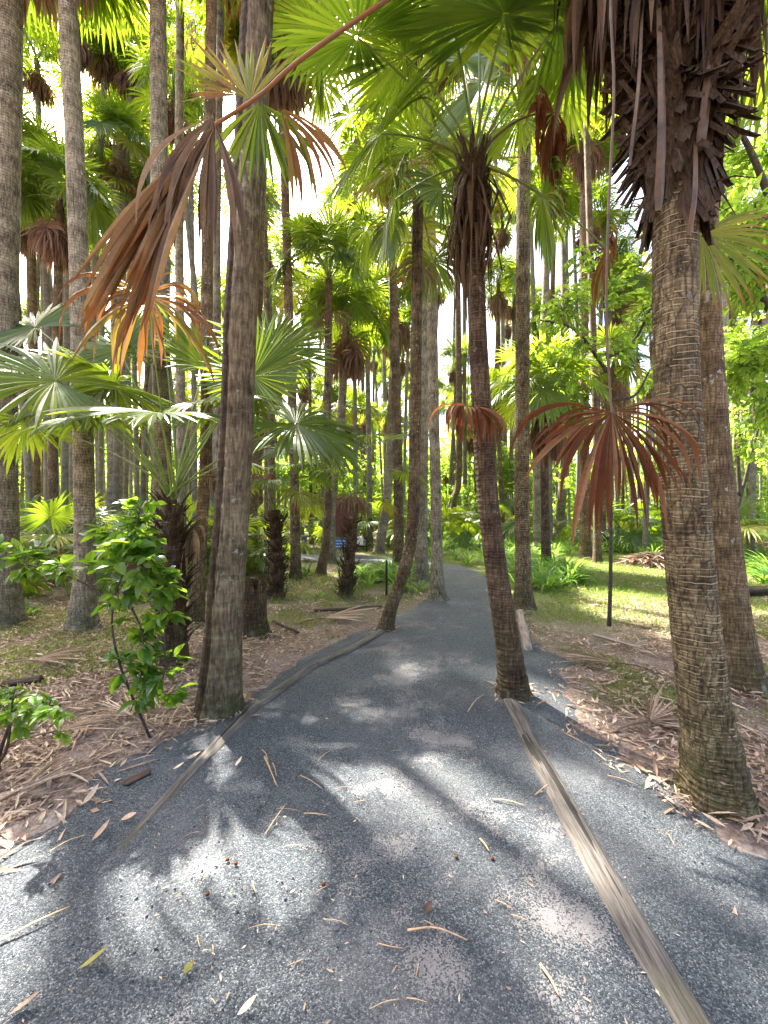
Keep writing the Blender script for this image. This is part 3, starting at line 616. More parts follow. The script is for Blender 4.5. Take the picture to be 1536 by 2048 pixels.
# leaning palm in the path edge: head of green fans just above
rl, tl, dl = px_palm('leaning dark palm standing in the path edge, low head of green fans', (1030, 1392), [(1022, 1330), (1012, 1260), (990, 1120), (972, 950), (958, 720), (950, 520), (945, 370)], 45, None, 'bark_dark', near=True, seed=64, flare=.55, sides=40, step=.01, flare_h=.2, scars=True, taper=.72, ring=.036)
LH = P(945, 335, dl); b = np.array(rl.location)
mb = MB(); g = np.random.default_rng(64)
for k in range(190):                                            # torn leaf bases and hanging strips below the head
    z = g.random(); az = g.random() * 6.28; o = np.array([math.cos(az), math.sin(az), 0.0]); s = LH - b + o * (.07 + .02 * z) + np.array([0, 0, -.02 - .55 * z])
    L = .10 + .75 * g.random() ** 1.8; d_ = unit(o * (.05 + .5 * g.random() ** 2) + [0, 0, -1.0]); W = np.cross(o, [0, 0, 1]); q = .006 + .018 * g.random()
    ln = np.array([s + o * .02, s + d_ * L * .3 + o * .05, s + d_ * L * .65 + o * .02, s + np.array([o[0] * .07, o[1] * .07, -L])])
    wd = np.array([q, q * 1.1, q * .7, q * .15])[:, None]; W2 = W + g.normal(0, .3, 3)
    v = np.stack([ln - W2 * wd, ln + o * .006, ln + W2 * wd], 1)
    i = (np.arange(3) * 3)[:, None] + np.arange(2); mb.add(v, np.stack([i, i + 1, i + 4, i + 3], -1), g.random(), 0)
mb.build('dead_skirt', M['dead_dark'], rl)
mb = MB()
for k in range(70):
    az = g.random() * 6.28; o = np.array([math.cos(az), math.sin(az), 0.0]); s = LH - b + o * .06 + [0, 0, -.5 + .55 * g.random()]; L = .16 + .12 * g.random()
    tube(mb, [s, s + o * .045 + [0, 0, L * .5], s + o * .10 + [0, 0, L]], [.033, .024, .006], 4, g.random(), 0, .3)
mb.build('leaf_bases', M['boot'], rl)
for k, (hx, hy, d_, rad, dr, pt, ro, kind) in enumerate([
    (715, 75, 2.7, .62, .2, .35, .2, 'g'), (812, 112, 3.0, .6, .25, .5, -.2, 'g'), (762, 268, 2.9, .6, .45, .45, 0, 'g'), (905, 40, 2.7, .8, .3, .5, .2, 'g'),
    (1010, 30, 2.6, .78, .35, .5, -.2, 'g'), (1120, 40, 2.7, .8, .4, .6, 0, 'g'), (965, 165, 3.7, .7, .1, .0, .4, 'g'), (925, 120, 4.0, .7, .1, .0, -.4, 'g'), (1040, 235, 3.8, .7, .2, .2, .3, 'g'),
    (790, 400, 3.3, .55, .8, .6, 0, 'g'), (1085, 395, 3.3, .6, .8, .6, 0, 'g'), (1130, 180, 4.0, .7, .4, .5, 0, 'g'),
    (640, 55, 3.3, .62, .3, .3, 0, 'g'), (1150, 90, 3.2, .7, .4, .5, 0, 'g'), (960, -90, 3.2, .8, .2, .4, 0, 'g'), (1110, -110, 3.4, .8, .3, .5, 0, 'g'), 
    (1215, 500, 3.1, .36, 1.3, .9, 0, 't'), (1108, 225, 2.9, .42, 1.6, 1.2, 0, 'd'), (935, 812, 3.05, .42, 1.6, 1.2, 0, 'r')]):
    mats = {'g': ('frond', 'petiole'), 't': ('frond_turning', 'petiole'), 'd': ('dead_red', 'petiole_dead'), 'r': ('dead_red', 'petiole_dead')}[kind]
    rs_ = {'g': .14, 't': .16, 'd': .3, 'r': .75 if False else .05}[kind]
    st = LH + np.array([g.normal(0, .03), g.normal(0, .03), .08 * g.random()])
    part_frond(rl, st if kind != 'r' else LH + np.array([-.03, -.16, -.1]), P(hx, hy, d_), rad * {'t': 1.25, 'd': 1.2}.get(kind, 1), mats, 'frond' if kind in 'gt' else 'dead_frond',
               {'t': 'drying fan leaf turning brown on a long stalk', 'd': 'brown fan leaf folded down', 'r': 'small red-brown dead fan hanging on a long thin stalk'}.get(kind),
               rise=rs_, pitch=pt, roll=ro, n=46 if kind == 'g' else 26, span=310 if kind == 'g' else 250, droop=dr, split=.55, seed=1000 + k, nst=7, twist=.12 if kind == 'g' else .6,
               dirj=0 if kind == 'g' else .06, wf=1 if kind == 'g' else 1.1, r0=.014 if kind != 'r' else .008)

# shaggy-headed palm close by
rr_, tr, dr_ = px_palm('ringed palm close to the path with a shaggy brown head of old leaf bases', (1440, 1600), [(1424, 1500), (1408, 1400), (1388, 1230), (1374, 1080), (1358, 860), (1350, 650), (1350, 430), (1350, 150), (1352, -150), (1354, -330)], 82, None, 'bark_ringed', near=True, seed=65, flare=.62, sides=56, step=.008, flare_h=.22, scars=True, ring=.034, taper=.88, amp=.035)
RH = P(1354, -360, dr_); b = np.array(rr_.location); g = np.random.default_rng(65)
mb = MB(); z0 = P(1350, 415, dr_)[2]
for k in range(900):                                            # old leaf bases round the upper trunk
    z = z0 + (RH[2] - z0) * g.random(); px0 = 1350 + (1354 - 1350) * (z - z0) / (RH[2] - z0); c = P(px0, 0, dr_); c[2] = z; c = c - b
    az = g.random() * 6.28; o = np.array([math.cos(az), math.sin(az), 0.0]); q = np.clip((z - z0) / .5, .25, 1)
    W = np.cross(o, [0, 0, 1]); L = .13 + .14 * g.random(); wd = (.012 + .026 * g.random() ** 1.5); s = c + o * (.10 + .06 * q * g.random()); up = 1 if g.random() < .55 else -1
    ln = np.array([s, s + o * .06 * q + [0, 0, up * L * .45], s + o * (.12 + .10 * g.random()) * q + [0, 0, up * L]])
    W = unit(W + g.normal(0, .25, 3)); v = np.stack([ln - W * np.array([[wd], [wd * 1.1], [wd * .35]]), ln + o * .02, ln + W * np.array([[wd], [wd * 1.1], [wd * .35]])], 1)
    i = (np.arange(2) * 3)[:, None] + np.arange(2); mb.add(v, np.stack([i, i + 1, i + 4, i + 3], -1), g.random(), 0)
for k in range(260):                                            # torn fibres
    z = z0 + (RH[2] - z0) * g.random(); c = P(1352, 0, dr_); c[2] = z; c = c - b; az = g.random() * 6.28; o = np.array([math.cos(az), math.sin(az), 0.0])
    s = c + o * (.11 + .06 * g.random()); e = s + o * (.05 + .09 * g.random()) + [g.normal(0, .05), g.normal(0, .05), g.normal(-.08, .12)]
    tube(mb, [s, (s + e) / 2 + [0, 0, .02], e], [.006, .005, .002], 3, g.random(), 0, 1, False)
mb.build('leaf_bases', M['boot'], rr_)
for k, (x0, y0, x1, y1, dd, wd) in enumerate([(1322, 60, 1320, 420, -.26, .027), (1425, 0, 1403, 300, -.2, .03), (1395, 300, 1380, 470, -.2, .018), (1290, -40, 1262, 330, -.16, .013)]):
    mb = MB(); ln = curve([P(x0, y0 - 60, dr_ + dd * .7) - b, P((x0 + x1) / 2 + 6, (y0 + y1) / 2, dr_ + dd * 1.1) - b, P(x1, y1, dr_ + dd * .85) - b], 10)
    W = np.array([1, .15, 0]); wds = np.linspace(wd * .6, wd, 10)[:, None]; wds[-1] *= .6
    v = np.stack([ln - W * wds + [0, .012, 0], ln, ln + W * wds + [0, .012, 0], ln + [0, .022, 0]], 1); n_ = 10
    i = np.arange(9)[:, None] * 4; j = np.arange(4)[None]; k2 = (j + 1) % 4
    mb.add(v, np.stack([i + j, i + k2, i + 4 + k2, i + 4 + j], -1)); mb.build('dry_stalk', M['petiole_dead'], rr_)
mb = MB()
for k in range(38):                                             # dead fans collapsed round the head
    az = k * 2.4 + g.normal(0, .3); el = R(-15 - 40 * g.random()); L = .3 + .32 * g.random(); st = RH - b + np.array([0, 0, -.3 * g.random()])
    hub = st + L * np.array([math.cos(az) * math.cos(el) * .7, math.sin(az) * math.cos(el) * .7, math.sin(el)])
    frond(mb, st, hub, .5 + .28 * g.random(), rise=.25, r0=.014, pitch=.4, n=26, span=170, droop=1.5, split=.5, wf=.9, seed=1200 + k, nst=8, twist=1.3, dirj=.16, lenj=.3)
mb.build('dead_skirt', [M['dead_dark'], M['petiole_dead']], rr_)
for k, (hx, hy, d_, rad, dr, pt) in enumerate([(1500, -120, 2.6, .75, .4, .6), (1440, -260, 3.3, .8, .4, .5), (1220, -150, 3.0, .8, .45, .6), (1560, 20, 2.9, .8, .6, .6), (1300, -420, 2.9, .8, .3, .4), (1120, -330, 2.4, .8, .4, .5), (1650, -300, 2.2, .8, .4, .5)]):
    part_frond(rr_, RH, P(hx, hy, d_), rad, name='frond', rise=.16, pitch=pt, n=46, span=300, droop=dr, seed=1300 + k, nst=7, twist=.15)
# light green fan half hidden behind its trunk
part_frond(rb, P(1398, 300, db), P(1405, 470, db - .9), .62, ('frond_yellow', 'petiole'), 'frond', 'light yellow-green fan spread beside the trunk', rise=.1, pitch=.3, roll=.7, n=44, span=280, droop=.45, seed=1390, nst=7)
# big red-brown dead fan hanging on its long stalk
def hanging(root, stalk, rad, seed, T, S, label, mats, n=44, span=290, droop=1.0, split=.42, wf=.95, twist=.5, dirj=.05, r0=.012, lenj=.14, nst=9, **kw):
    b = np.array(root.location); mb = MB(); c = curve(stalk, 24) - b
    tube(mb, c, np.linspace(r0, r0 * .7, 24), 8, .5, 1, .7)
    fan(mb, c[-1], np.array(T, float), np.array(S, float), rad, n=n, span=span, droop=droop, split=split, wf=wf, seed=seed, nst=nst, twist=twist, dirj=dirj, lenj=lenj, **kw)
    o = mb.build('dead_frond', [M[x] for x in mats], root); o['label'] = label; return o
D = 1.85
hanging(rr_, [RH, P(1275, -240, D + .05), P(1224, -40, D), P(1228, 180, D + .02), P(1217, 420, D), P(1213, 640, D - .02), P(1223, 824, D)], .50, 1401, (.05, -.35, -.94), (1, .05, .05),
        'large red-brown dead fan hanging straight down on its long stalk', ('dead_red', 'petiole_dead'), n=52, span=222, droop=.88, fold=.0, wf=1.15, split=.6, twist=.7, dirj=.075, lenj=.2, r0=.008)
# broken frond reaching across to the two-toned palm: brown folded half, green and yellow half
D2 = 2.35
stalk = [RH, P(1060, -190, 2.3), P(770, 2, 2.35), P(600, 120, 2.33), P(520, 190, 2.32), P(430, 250, 2.3)]
hanging(rr_, stalk, 1.22, 1402, (-.50, -.03, -.86), (.8, -.35, -.4), 'long broken dead frond, its brown folded blade hanging down', ('dead_tan', 'petiole_orange'), n=34, span=22, droop=.3, split=.55, wf=6.5, twist=.9, dirj=.055, r0=.017, pleat=.8)
b = np.array(rr_.location)
for k, (hx, hy, dd, T, S, rad, span, dr, mt, n) in enumerate([
    (500, 200, 2.36, (-.35, .1, .7), (.8, .2, .3), .46, 110, .1, 'frond_yellow', 16), (520, 205, 2.42, (.05, .2, -.75), (1, .1, .1), .46, 130, .35, 'frond', 18),
    (560, 215, 2.40, (.55, .1, -.5), (.6, .1, .7), .55, 70, .9, 'frond_turning', 12), (425, 235, 2.32, (-.1, -.2, -.9), (.9, .3, 0), .85, 60, 1.0, 'dead_brown', 14), (480, 190, 2.3, (-.8, .1, .35), (.3, .2, .8), .34, 60, .2, 'frond_turning', 8)]):
    mb = MB(); fan(mb, P(hx, hy, dd) - b, np.array(T), np.array(S, float), rad, n=n, span=span, droop=dr, split=.5, wf=1.1, seed=1410 + k, nst=8, twist=.4, dirj=.04)
    o = mb.build('blade', M[mt], rr_)
    o['label'] = {'frond_yellow': 'yellow-green pieces of the broken frond', 'frond': 'green fan still alive on the broken frond', 'frond_turning': 'orange drying strips of the broken frond', 'dead_brown': 'brown strips hanging from the broken frond'}[mt]

# ------------------------------------------------------------------ the crowd of palms behind
protos = []
HS = [9.0, 11.5, 14.0, 16.5, 10.0, 15.0, 12.5, 18.5, 6.5]
for k in range(9):
    H = HS[k]
    g = np.random.default_rng(300 + k)
    rt = empty('palm_tree', (0, 0, 0), 'slender palm among the crowded trunks deep in the grove', 'palm tree', 'palms crowding the grove behind')
    lean = g.normal(0, .04, 2) * H
    pts = [(0, 0, -.1), (lean[0] * .1, lean[1] * .1, H * .25), (lean[0] * .5, lean[1] * .4, H * .6), (lean[0], lean[1], H)]
    mb = MB(); trunk_mesh(mb, pts, .085 + .035 * g.random(), .5, False, 300 + k, .12, 14)
    mb.build('trunk', M[['bark_pale', 'bark_grey', 'bark_pale', 'bark_brown', 'bark_grey', 'bark_pale', 'bark_ringed', 'bark_pale', 'bark_brown'][k]], rt, smooth=True)
    add_crown(rt, pts[-1], 15 + k % 4, 13 + 4 * (k % 4), 1.0, .85, 310 + k, segs=28, nst=3, low=-20)
    protos.append(rt)
placed = [np.array(o.location)[:2] for o in bpy.data.objects if o.name.startswith('palm_tree') and o.parent is None and tuple(o.location) != (0, 0, 0)]
g = np.random.default_rng(41); used = set(); cnt = 0
def put_palm(x, y, k, s=1.0, az=None):
    global cnt
    o = protos[k] if k not in used else copy_tree(protos[k]); used.add(k)
    o.location = (x, y, 0); o.rotation_euler = (0, 0, g.random() * 6.28 if az is None else az); o.scale = (s, s, s)
    placed.append(np.array([x, y])); cnt += 1
def free(x, y, m):
    return all(math.hypot(x - q[0], y - q[1]) > m for q in placed) and not on_gravel(np.array([x]), np.array([y]), .35)[0]
tries = 0
while cnt < 205 and tries < 20000:
    tries += 1
    y = 9.5 + 38 * g.random() ** .85; x = (g.random() * 2 - 1) * (y * 1.08 + 2.5)
    if abs(x - 2.3) < 1.6 and y < 13: continue
    if x > 1.5 and y < 15 and x < y * .95: continue
    if abs(x) < y * .9 and y < 11.5: continue
    if -1 < x < 5.5 and 13 < y < 20 and g.random() < .6: continue
    if -9 < x < -2.4 and 9 < y < 15 and g.random() < .75: continue
    if -.17 < x / y < .02 and y < 15.5: continue
    low_ = (-.36 < x / y < -.06 or .12 < x / y < .24) and g.random() < .75
    if low_ and y < 14: continue
    if free(x, y, 1.05): put_palm(x, y, int(g.choice([0, 4, 8])) if low_ else int(g.integers(0, 9)), .85 + .3 * g.random())

base_cnt = cnt; tries = 0
while cnt < base_cnt + 85 and tries < 9000:
    tries += 1; y = 20 + 30 * g.random(); x = (g.random() * 2 - 1) * y * .98
    if free(x, y, .8): put_palm(x, y, int(g.choice([2, 5, 7, 3, 0])), .8 + .25 * g.random())
for px0, py0, d in [(95, 110, 16), (230, 90, 15), (200, 260, 20), (60, 330, 19), (275, 250, 22), (390, 190, 17), (430, 50, 15), (128, 10, 14), (330, 120, 24), (545, 520, 24), (600, 460, 28), (622, 570, 20), (690, 610, 24), (730, 380, 26), (772, 300, 30), (905, 430, 30), (930, 340, 26), (985, 450, 24), (1012, 250, 28), (1075, 300, 22), (1020, 560, 34), (660, 420, 34), (62, 215, 13), (178, 50, 15), (250, 170, 17), (105, 330, 13.5), (425, 215, 13), (225, 400, 16), (285, 330, 18), (20, 120, 12), (140, 480, 18), (360, 470, 19),
                    (545, 60, 12.5), (1290, 330, 15), (1195, 110, 12.5), (1100, 190, 17), (1500, 200, 13.5), (1450, 90, 10.5), (1235, 430, 18), (1160, 380, 22), (1330, 200, 20), (740, 480, 18), (520, 420, 20), (60, 430, 15)]:
    zc = P(px0, py0, d)[2]
    k = int(np.argmin([abs(h_ / zc - 1) for h_ in HS])); put_palm((px0 - CX) / FPX * d, d, k, zc / HS[k])
# ------------------------------------------------------------------ broadleaf plants
def leaves(mb, pos, dirs, nrm, L, wid=.42, seg=4, g=rng, curl=.25):
    n = len(pos); d = unit(dirs); W = unit(np.cross(d, nrm)); N = np.cross(W, d)
    ts = np.linspace(0, 1, seg + 1); pr = np.interp(ts, [0, .15, .4, .65, .88, 1], [.08, .55, 1, .88, .42, .02]) * wid / 2
    L = np.broadcast_to(L, (n,))[:, None]; V = np.zeros((n, seg + 1, 3, 3)); cu = (curl * (1 + g.normal(0, .6, n)))[:, None]
    for j, t in enumerate(ts):
        c = pos + d * L * t - N * L * cu * t * t; w_ = L * pr[j]
        V[:, j, 0] = c - W * w_ + N * w_ * .35; V[:, j, 1] = c; V[:, j, 2] = c + W * w_ + N * w_ * .35
    i = (np.arange(n) * (seg + 1) * 3)[:, None, None] + (np.arange(seg) * 3)[None, :, None] + np.arange(2)[None, None]
    mb.add(V, np.stack([i, i + 1, i + 4, i + 3], -1), np.repeat(g.random(n), (seg + 1) * 3), np.tile(np.repeat(ts, 3), n))
def broad(name, label, cat, base, stems, clusters, leafL, per, seed, mat='leaf', stem_r=.012, seg=4, group=None, lying=.5, wid=.55):
    """stems: list of world point lists; clusters: (centre, radius, share). Leaves sit on twigs that start on the nearest stem"""
    g = np.random.default_rng(seed); base = np.asarray(base, float); rt = empty(name, base, label, cat, group)
    mb = MB(); allp = []
    for s in stems:
        c = curve(np.asarray(s, float), 24) - base; allp.append(c); L = np.linalg.norm(c[-1] - c[0])
        tube(mb, c, np.linspace(stem_r, stem_r * .35, 24), 7, .5)
    allp = np.concatenate(allp); fm = MB()
    for c0, rad, share in clusters:
        c0 = np.asarray(c0, float) - base; nt_ = max(2, int(per * share / 7))
        for k in range(nt_):
            e = c0 + unit(g.normal(size=3)) * rad * g.random() ** .45
            q = allp[np.argmin(np.linalg.norm(allp - (e * .55 + c0 * .45), axis=1))]
            st = q if np.linalg.norm(q - e) < rad * 1.6 else c0 + (q - c0) * .3
            tw = curve([st, (st + e) / 2 + g.normal(0, rad * .12, 3) + [0, 0, rad * .1], e], 9); tube(mb, tw, np.linspace(min(.004, stem_r * .28), .0012, 9), 4, .5, 0, 1, False)
            m = 7; f = .35 + .65 * (np.arange(m) + .5) / m; ii = np.minimum((f * 8).astype(int), 8); p = tw[ii]
            ax = unit(e - st); side = unit(np.cross(ax, [0, 0, 1]) + 1e-6) * np.where(np.arange(m) % 2, 1, -1)[:, None]
            dd = unit(side * .8 + ax * .6 + g.normal(0, .3, (m, 3)) + [0, 0, -.25]); dd[-1] = ax
            nn = unit(np.array([0, 0, 1.0]) + g.normal(0, lying, (m, 3)))
            leaves(fm, p, dd, nn, leafL * (.42 + .8 * g.random(m)), wid=wid, seg=seg, g=g)
    mb.build('trunk' if cat == 'tree' else 'stem', M['twig'], rt, smooth=True); fm.build('foliage', M[mat], rt)
    return rt
def cl(lst, d, jit=.3, seed=0):
    g = np.random.default_rng(seed); return [(P(x, y, d + g.normal(0, jit * .4)), rpx / FPX * d, (rpx / 50) ** 2) for x, y, rpx in lst]
ds1 = 2.75
broad('leafy_shrub', 'glossy bright green shrub with dangling branches before the palms', 'shrub', G(300, 1480),
      [[G(300, 1475), P(240, 1330, ds1), P(225, 1220, ds1), P(262, 1100, ds1), P(280, 1020, ds1)], [P(228, 1200, ds1), P(130, 1150, ds1), P(0, 1118, ds1)], [P(262, 1110, ds1), P(320, 1180, ds1), P(330, 1290, ds1), P(325, 1385, ds1)], [P(245, 1180, ds1), P(285, 1270, ds1), P(280, 1370, ds1)]],
      cl([(278, 1030, 45), (220, 1075, 45), (295, 1090, 60), (255, 1130, 55), (330, 1150, 50), (250, 1190, 50), (325, 1215, 48), (285, 1265, 50), (265, 1315, 42), (315, 1345, 48), (285, 1375, 40), (340, 1390, 26), (120, 1145, 34), (45, 1115, 42), (190, 1140, 32), (75, 1100, 30), (-10, 1110, 30)], ds1, .35, 1),     .105, 84, 71, seg=5, stem_r=.009)
ds2 = 2.3
broad('leafy_shrub', 'low glossy shrub with dark crooked stem at the picture edge in leaf litter', 'shrub', G(-5, 1530),
      [[G(-5, 1530), P(8, 1480, ds2), P(40, 1420, ds2), P(120, 1410, ds2)], [G(-5, 1530), P(15, 1490, ds2), P(25, 1400, ds2)]],
      cl([(30, 1400, 42), (75, 1390, 36), (20, 1440, 38), (115, 1430, 34), (140, 1455, 20), (-10, 1410, 40)], ds2, .3, 2), .075, 90, 72, seg=4, stem_r=.012)
ds3 = 5.5
broad('sapling', 'thin dark sapling with crooked branches behind the hanging red fan', 'tree', G(1218, 1250),
      [[G(1218, 1252), P(1221, 1150, ds3), P(1222, 1000, ds3), P(1224, 850, ds3), P(1214, 705, ds3), P(1205, 560, ds3)], [P(1214, 715, ds3), P(1262, 690, ds3), P(1300, 620, ds3), P(1320, 560, ds3)], [P(1216, 745, ds3), P(1150, 660, ds3), P(1080, 640, ds3)], [P(1222, 800, ds3), P(1270, 790, ds3), P(1300, 740, ds3)], [P(1205, 570, ds3), P(1160, 500, ds3)]],
      cl([(1100, 640, 50), (1150, 610, 60), (1090, 690, 40), (1200, 570, 60), (1260, 600, 55), (1160, 700, 50), (1240, 690, 40), (1290, 640, 50), (1150, 520, 40), (1270, 520, 50), (1300, 780, 30), (1120, 760, 30)], ds3, 1.0, 3), 0.10, 130, 73, 'leaf_far', stem_r=.028, seg=3)
ds4 = 5.0
broad('broadleaf_tree', 'bushy light green broadleaf tree by the broad brown palm', 'tree', P(1590, 1230, 6.0) * [1, 1, 0],
      [[P(1590, 1230, 6) * [1, 1, 0], P(1580, 900, 5.6), P(1570, 500, 5.3), P(1540, 150, 5.2)], [P(1575, 700, 5.4), P(1510, 560, 5.0), P(1470, 520, 4.8)], [P(1570, 480, 5.3), P(1500, 300, 5.0), P(1460, 250, 4.9)], [P(1580, 850, 5.5), P(1500, 740, 5), P(1460, 760, 5)]],
      cl([(1500, 120, 70), (1480, 230, 60), (1530, 320, 80), (1460, 330, 50), (1500, 440, 70), (1460, 500, 50), (1520, 560, 80), (1470, 620, 60), (1510, 720, 80), (1465, 790, 50), (1530, 850, 70), (1480, 900, 45), (1440, 420, 40), (1600, 400, 90), (1600, 700, 90), (1580, 180, 90)], ds4, 1.5, 4), .11, 150, 74, 'leaf_far', stem_r=.05, seg=3)
broad('sapling', 'slim bent dark sapling leaning at the lawn edge by the broadleaf tree', 'tree', G(1462, 1100) * [.62, .62, 0],
      [[P(1462, 1178, 8) * [1, 1, 0], P(1466, 1060, 8), P(1490, 960, 8), P(1515, 860, 8), P(1536, 780, 8)], [P(1480, 990, 8), P(1476, 900, 8), P(1488, 820, 8)], [P(1515, 860, 8), P(1500, 760, 8), P(1470, 720, 8)]],
      cl([(1490, 830, 50), (1530, 760, 70), (1470, 720, 60), (1500, 650, 60), (1545, 900, 60), (1450, 860, 40)], 8, 1.2, 5), .11, 140, 75, 'leaf_far', stem_r=.045, seg=3)
# bushes of the understorey, far back
bp = []
for k in range(4):
    g = np.random.default_rng(400 + k); cls = [((g.normal(0, .8), g.normal(0, .8), .5 + 2.4 * g.random()), .45 + .3 * g.random(), 1.0) for _ in range(16)]
    stems = [[(0, 0, 0), (g.normal(0, .2), g.normal(0, .2), 1.0), (g.normal(0, .6), g.normal(0, .6), 2.6)] for _ in range(4)]
    bp.append(broad('bush', 'light green bush filling the understorey among the far trunks', 'bush', (0, 0, 0), stems, cls, .19, 130, 400 + k, 'leaf_far', .02, 2, 'understorey bushes behind the palms'))
g = np.random.default_rng(43); ub = set(); nb = 0
while nb < 46:
    y = 22 + 24 * g.random(); x = (g.random() * 2 - 1) * (y * 1.05 + 2)
    if on_gravel(np.array([x]), np.array([y]), 1.2)[0] or (x < -1 and y < 20): continue
    k = int(g.integers(0, 4)); o = bp[k] if k not in ub else copy_tree(bp[k]); ub.add(k)
    s = (.7 + .8 * g.random()) * (1 + y / 60); o.location = (x, y, 0); o.scale = (s, s, s); o.rotation_euler = (0, 0, g.random() * 6.28); nb += 1
rd, td, dd_ = px_palm('thin-crowned pale palm added to dapple the path, standing between the flared lichened palm and the slender brown one', (364, 1160), [(362, 900), (358, 400), (360, 100)], 18, 13.6, 'bark_grey', near=True, seed=90, sides=18, step=.03)  # extra palm added to shade the path, crown kept sparse for dapples
add_crown(rd, td, 7, 1, 1.3, .85, 190)
# low young fan palms among the trunks
yp = []
for k in range(3):
    rt = empty('young_palm', (0, 0, 0), 'stemless young fan palm between the trunks of the grove', 'palm', 'young fan palms under the tall ones')
    add_crown(rt, (0, 0, .25), 13, 5, 1.35, .75, 420 + k, segs=34, nst=4, hi=75, low=5); yp.append(rt)
uy = set()
for k, (x, y, s) in enumerate([(-7.5, 8.6, 1.1), (-9.5, 10.5, 1.2), (-3.9, 9.8, 1.0), (-5.6, 12.2, 1.2), (-8.6, 13, 1.2), (-11, 14, 1.3), (-3.6, 12.4, .9), (-13, 17, 1.4), (-6.5, 18, 1.4), (-3, 17, 1.3), (.2, 17.5, 1.3), (2.6, 18, 1.3), (6, 19, 1.4), (9.5, 17, 1.4), (13, 18, 1.4), (11, 13, 1.2), (-9, 22, 1.5), (4, 24, 1.5), (-1.2, 21, 1.5), (16, 24, 1.5), (-16, 20, 1.5), (-6.6, 6.4, .8), (-5.0, 7.9, .8), (-6.3, 9.6, .9), (-3.3, 8.9, .7), (-4.4, 10.6, .9), (-7.6, 10.9, .9), (-9.8, 12, 1.0)]):
    o = yp[k % 3] if k % 3 not in uy else copy_tree(yp[k % 3]); uy.add(k % 3); o.location = (x, y, 0); o.scale = (s, s, s); o.rotation_euler = (0, 0, k * 1.7)
# far woods closing the view: leaf clumps too far to tell apart
g = np.random.default_rng(44); n = 60000
y = 46 + 22 * g.random(n); x = (g.random(n) * 2 - 1) * (y * 1.15); z = 15 * g.random(n) ** 1.35
keep = vnoise(x * .35, z * .35 + y * .05, 91) >.33 + .016 * z
x, y, z = x[keep], y[keep], z[keep]; n = len(x); mb = MB()
leaves(mb, np.stack([x, y, z], -1), g.normal(size=(n, 3)), g.normal(size=(n, 3)), .7 + .6 * g.random(n), .55, 2, g)
tag(mb.build('far_woods', M['leaf_far']), 'mass of far leaves closing the view behind all the trunks', 'woods', kind='stuff')

# ------------------------------------------------------------------ strap-leaved lilies
def strap_clump(mb, pos, n, L, g, spread=1.0, wid=.045):
    az = g.random(n) * 6.28; el = R(50) + R(32) * g.random(n); o = np.stack([np.cos(az), np.sin(az), np.zeros(n)], -1)
    ts = np.linspace(0, 1, 6); LL = L * (.6 + .5 * g.random(n)); V = np.zeros((n, 6, 3, 3)); W = np.stack([-np.sin(az), np.cos(az), np.zeros(n)], -1)
    p = np.asarray(pos) + o * .04; bend = (1.0 + 1.2 * g.random(n)) * spread
    for j, t in enumerate(ts):
        if j:
            e = el - bend * (t - .1) ** 1.3; d = o * np.cos(e)[:, None] + np.array([0, 0, 1.0]) * np.sin(e)[:, None]; p = p + d * (LL * .2)[:, None]
        wd = wid * np.interp(t, [0, .3, .7, 1], [.5, 1, .8, .04]) / 2
        V[:, j, 0] = p - W * wd; V[:, j, 1] = p - [0, 0, wd * .35]; V[:, j, 2] = p + W * wd
    i = (np.arange(n) * 18)[:, None, None] + (np.arange(5) * 3)[None, :, None] + np.arange(2)[None, None]
    mb.add(V, np.stack([i, i + 1, i + 4, i + 3], -1), np.repeat(g.random(n) * .7 + .3 * g.random(), 18), np.tile(np.repeat(ts, 3), n))
g = np.random.default_rng(45); mb = MB(); n = 0
while n < 560:
    y = 8.0 + 24 * g.random() ** 1.2; x = 1.2 + (y * 1.05) * g.random()
    c, h = path_c(np.array(y))
    edge = np.interp(y, [7.8, 8.3, 9, 10.3, 11.5, 14, 15], [3.4, 4.1, 4.6, 4.9, 4.9, 5.2, 99])          # lawn begins beyond this x
    if y < 15 and x > edge and not (y > 8 and x > y * .92): continue
    if y < 10.6 and x < c + h + .12: continue
    if on_gravel(np.array([x]), np.array([y]), .2)[0] or min(math.hypot(x - q[0], y - q[1]) for q in placed) < .3: continue
    strap_clump(mb, (x, y, -.02), 20, .55 + .35 * g.random(), g); n += 1
for x, y, m_ in [(-.2, 9.5, 26), (.7, 10.6, 30), (.9, 9.2, 12)]:                          # bed on the inner side of the bend
    for k in range(m_):
        q = (x + g.normal(0, .38), y + g.normal(0, .5))
        if not on_gravel(np.array([q[0]]), np.array([q[1]]), .15)[0]: strap_clump(mb, (*q, -.02), 16, .5, g)
for k in range(150):
    y = 15.8 + 20 * g.random(); x = -(y * .95) * g.random()
    strap_clump(mb, (x, y, -.02), 14, .6, g)
tag(mb.build('undergrowth', M['strap']), 'dense bed of strap-leaved green lilies under the palms', 'undergrowth', kind='stuff')
for k, (px0, py0, L, nn, lb) in enumerate([(614, 1148, .55, 26, 'bright green tuft between the two palms before the notice board'), (1118, 1172, .5, 22, 'bright green lily tuft at the lawn edge by the straight palm'), (1160, 1164, .5, 20, 'lone lily clump spilling onto the lawn'),
        (58, 1228, .32, 16, 'small green lily tuft beside the dark spreading palm foot'), (640, 1192, .2, 12, 'tiny green tuft in litter between the dwarf palms'), (1525, 1130, .6, 26, 'leafy green clump beyond the broad brown palm')]):
    q = G(px0, py0); mb = MB(); strap_clump(mb, (0, 0, -.03), nn, L, np.random.default_rng(460 + k), wid=.04); o = mb.build('lily_clump', M['strap']); o.location = q; tag(o, lb, 'plant', 'lily clumps standing alone')

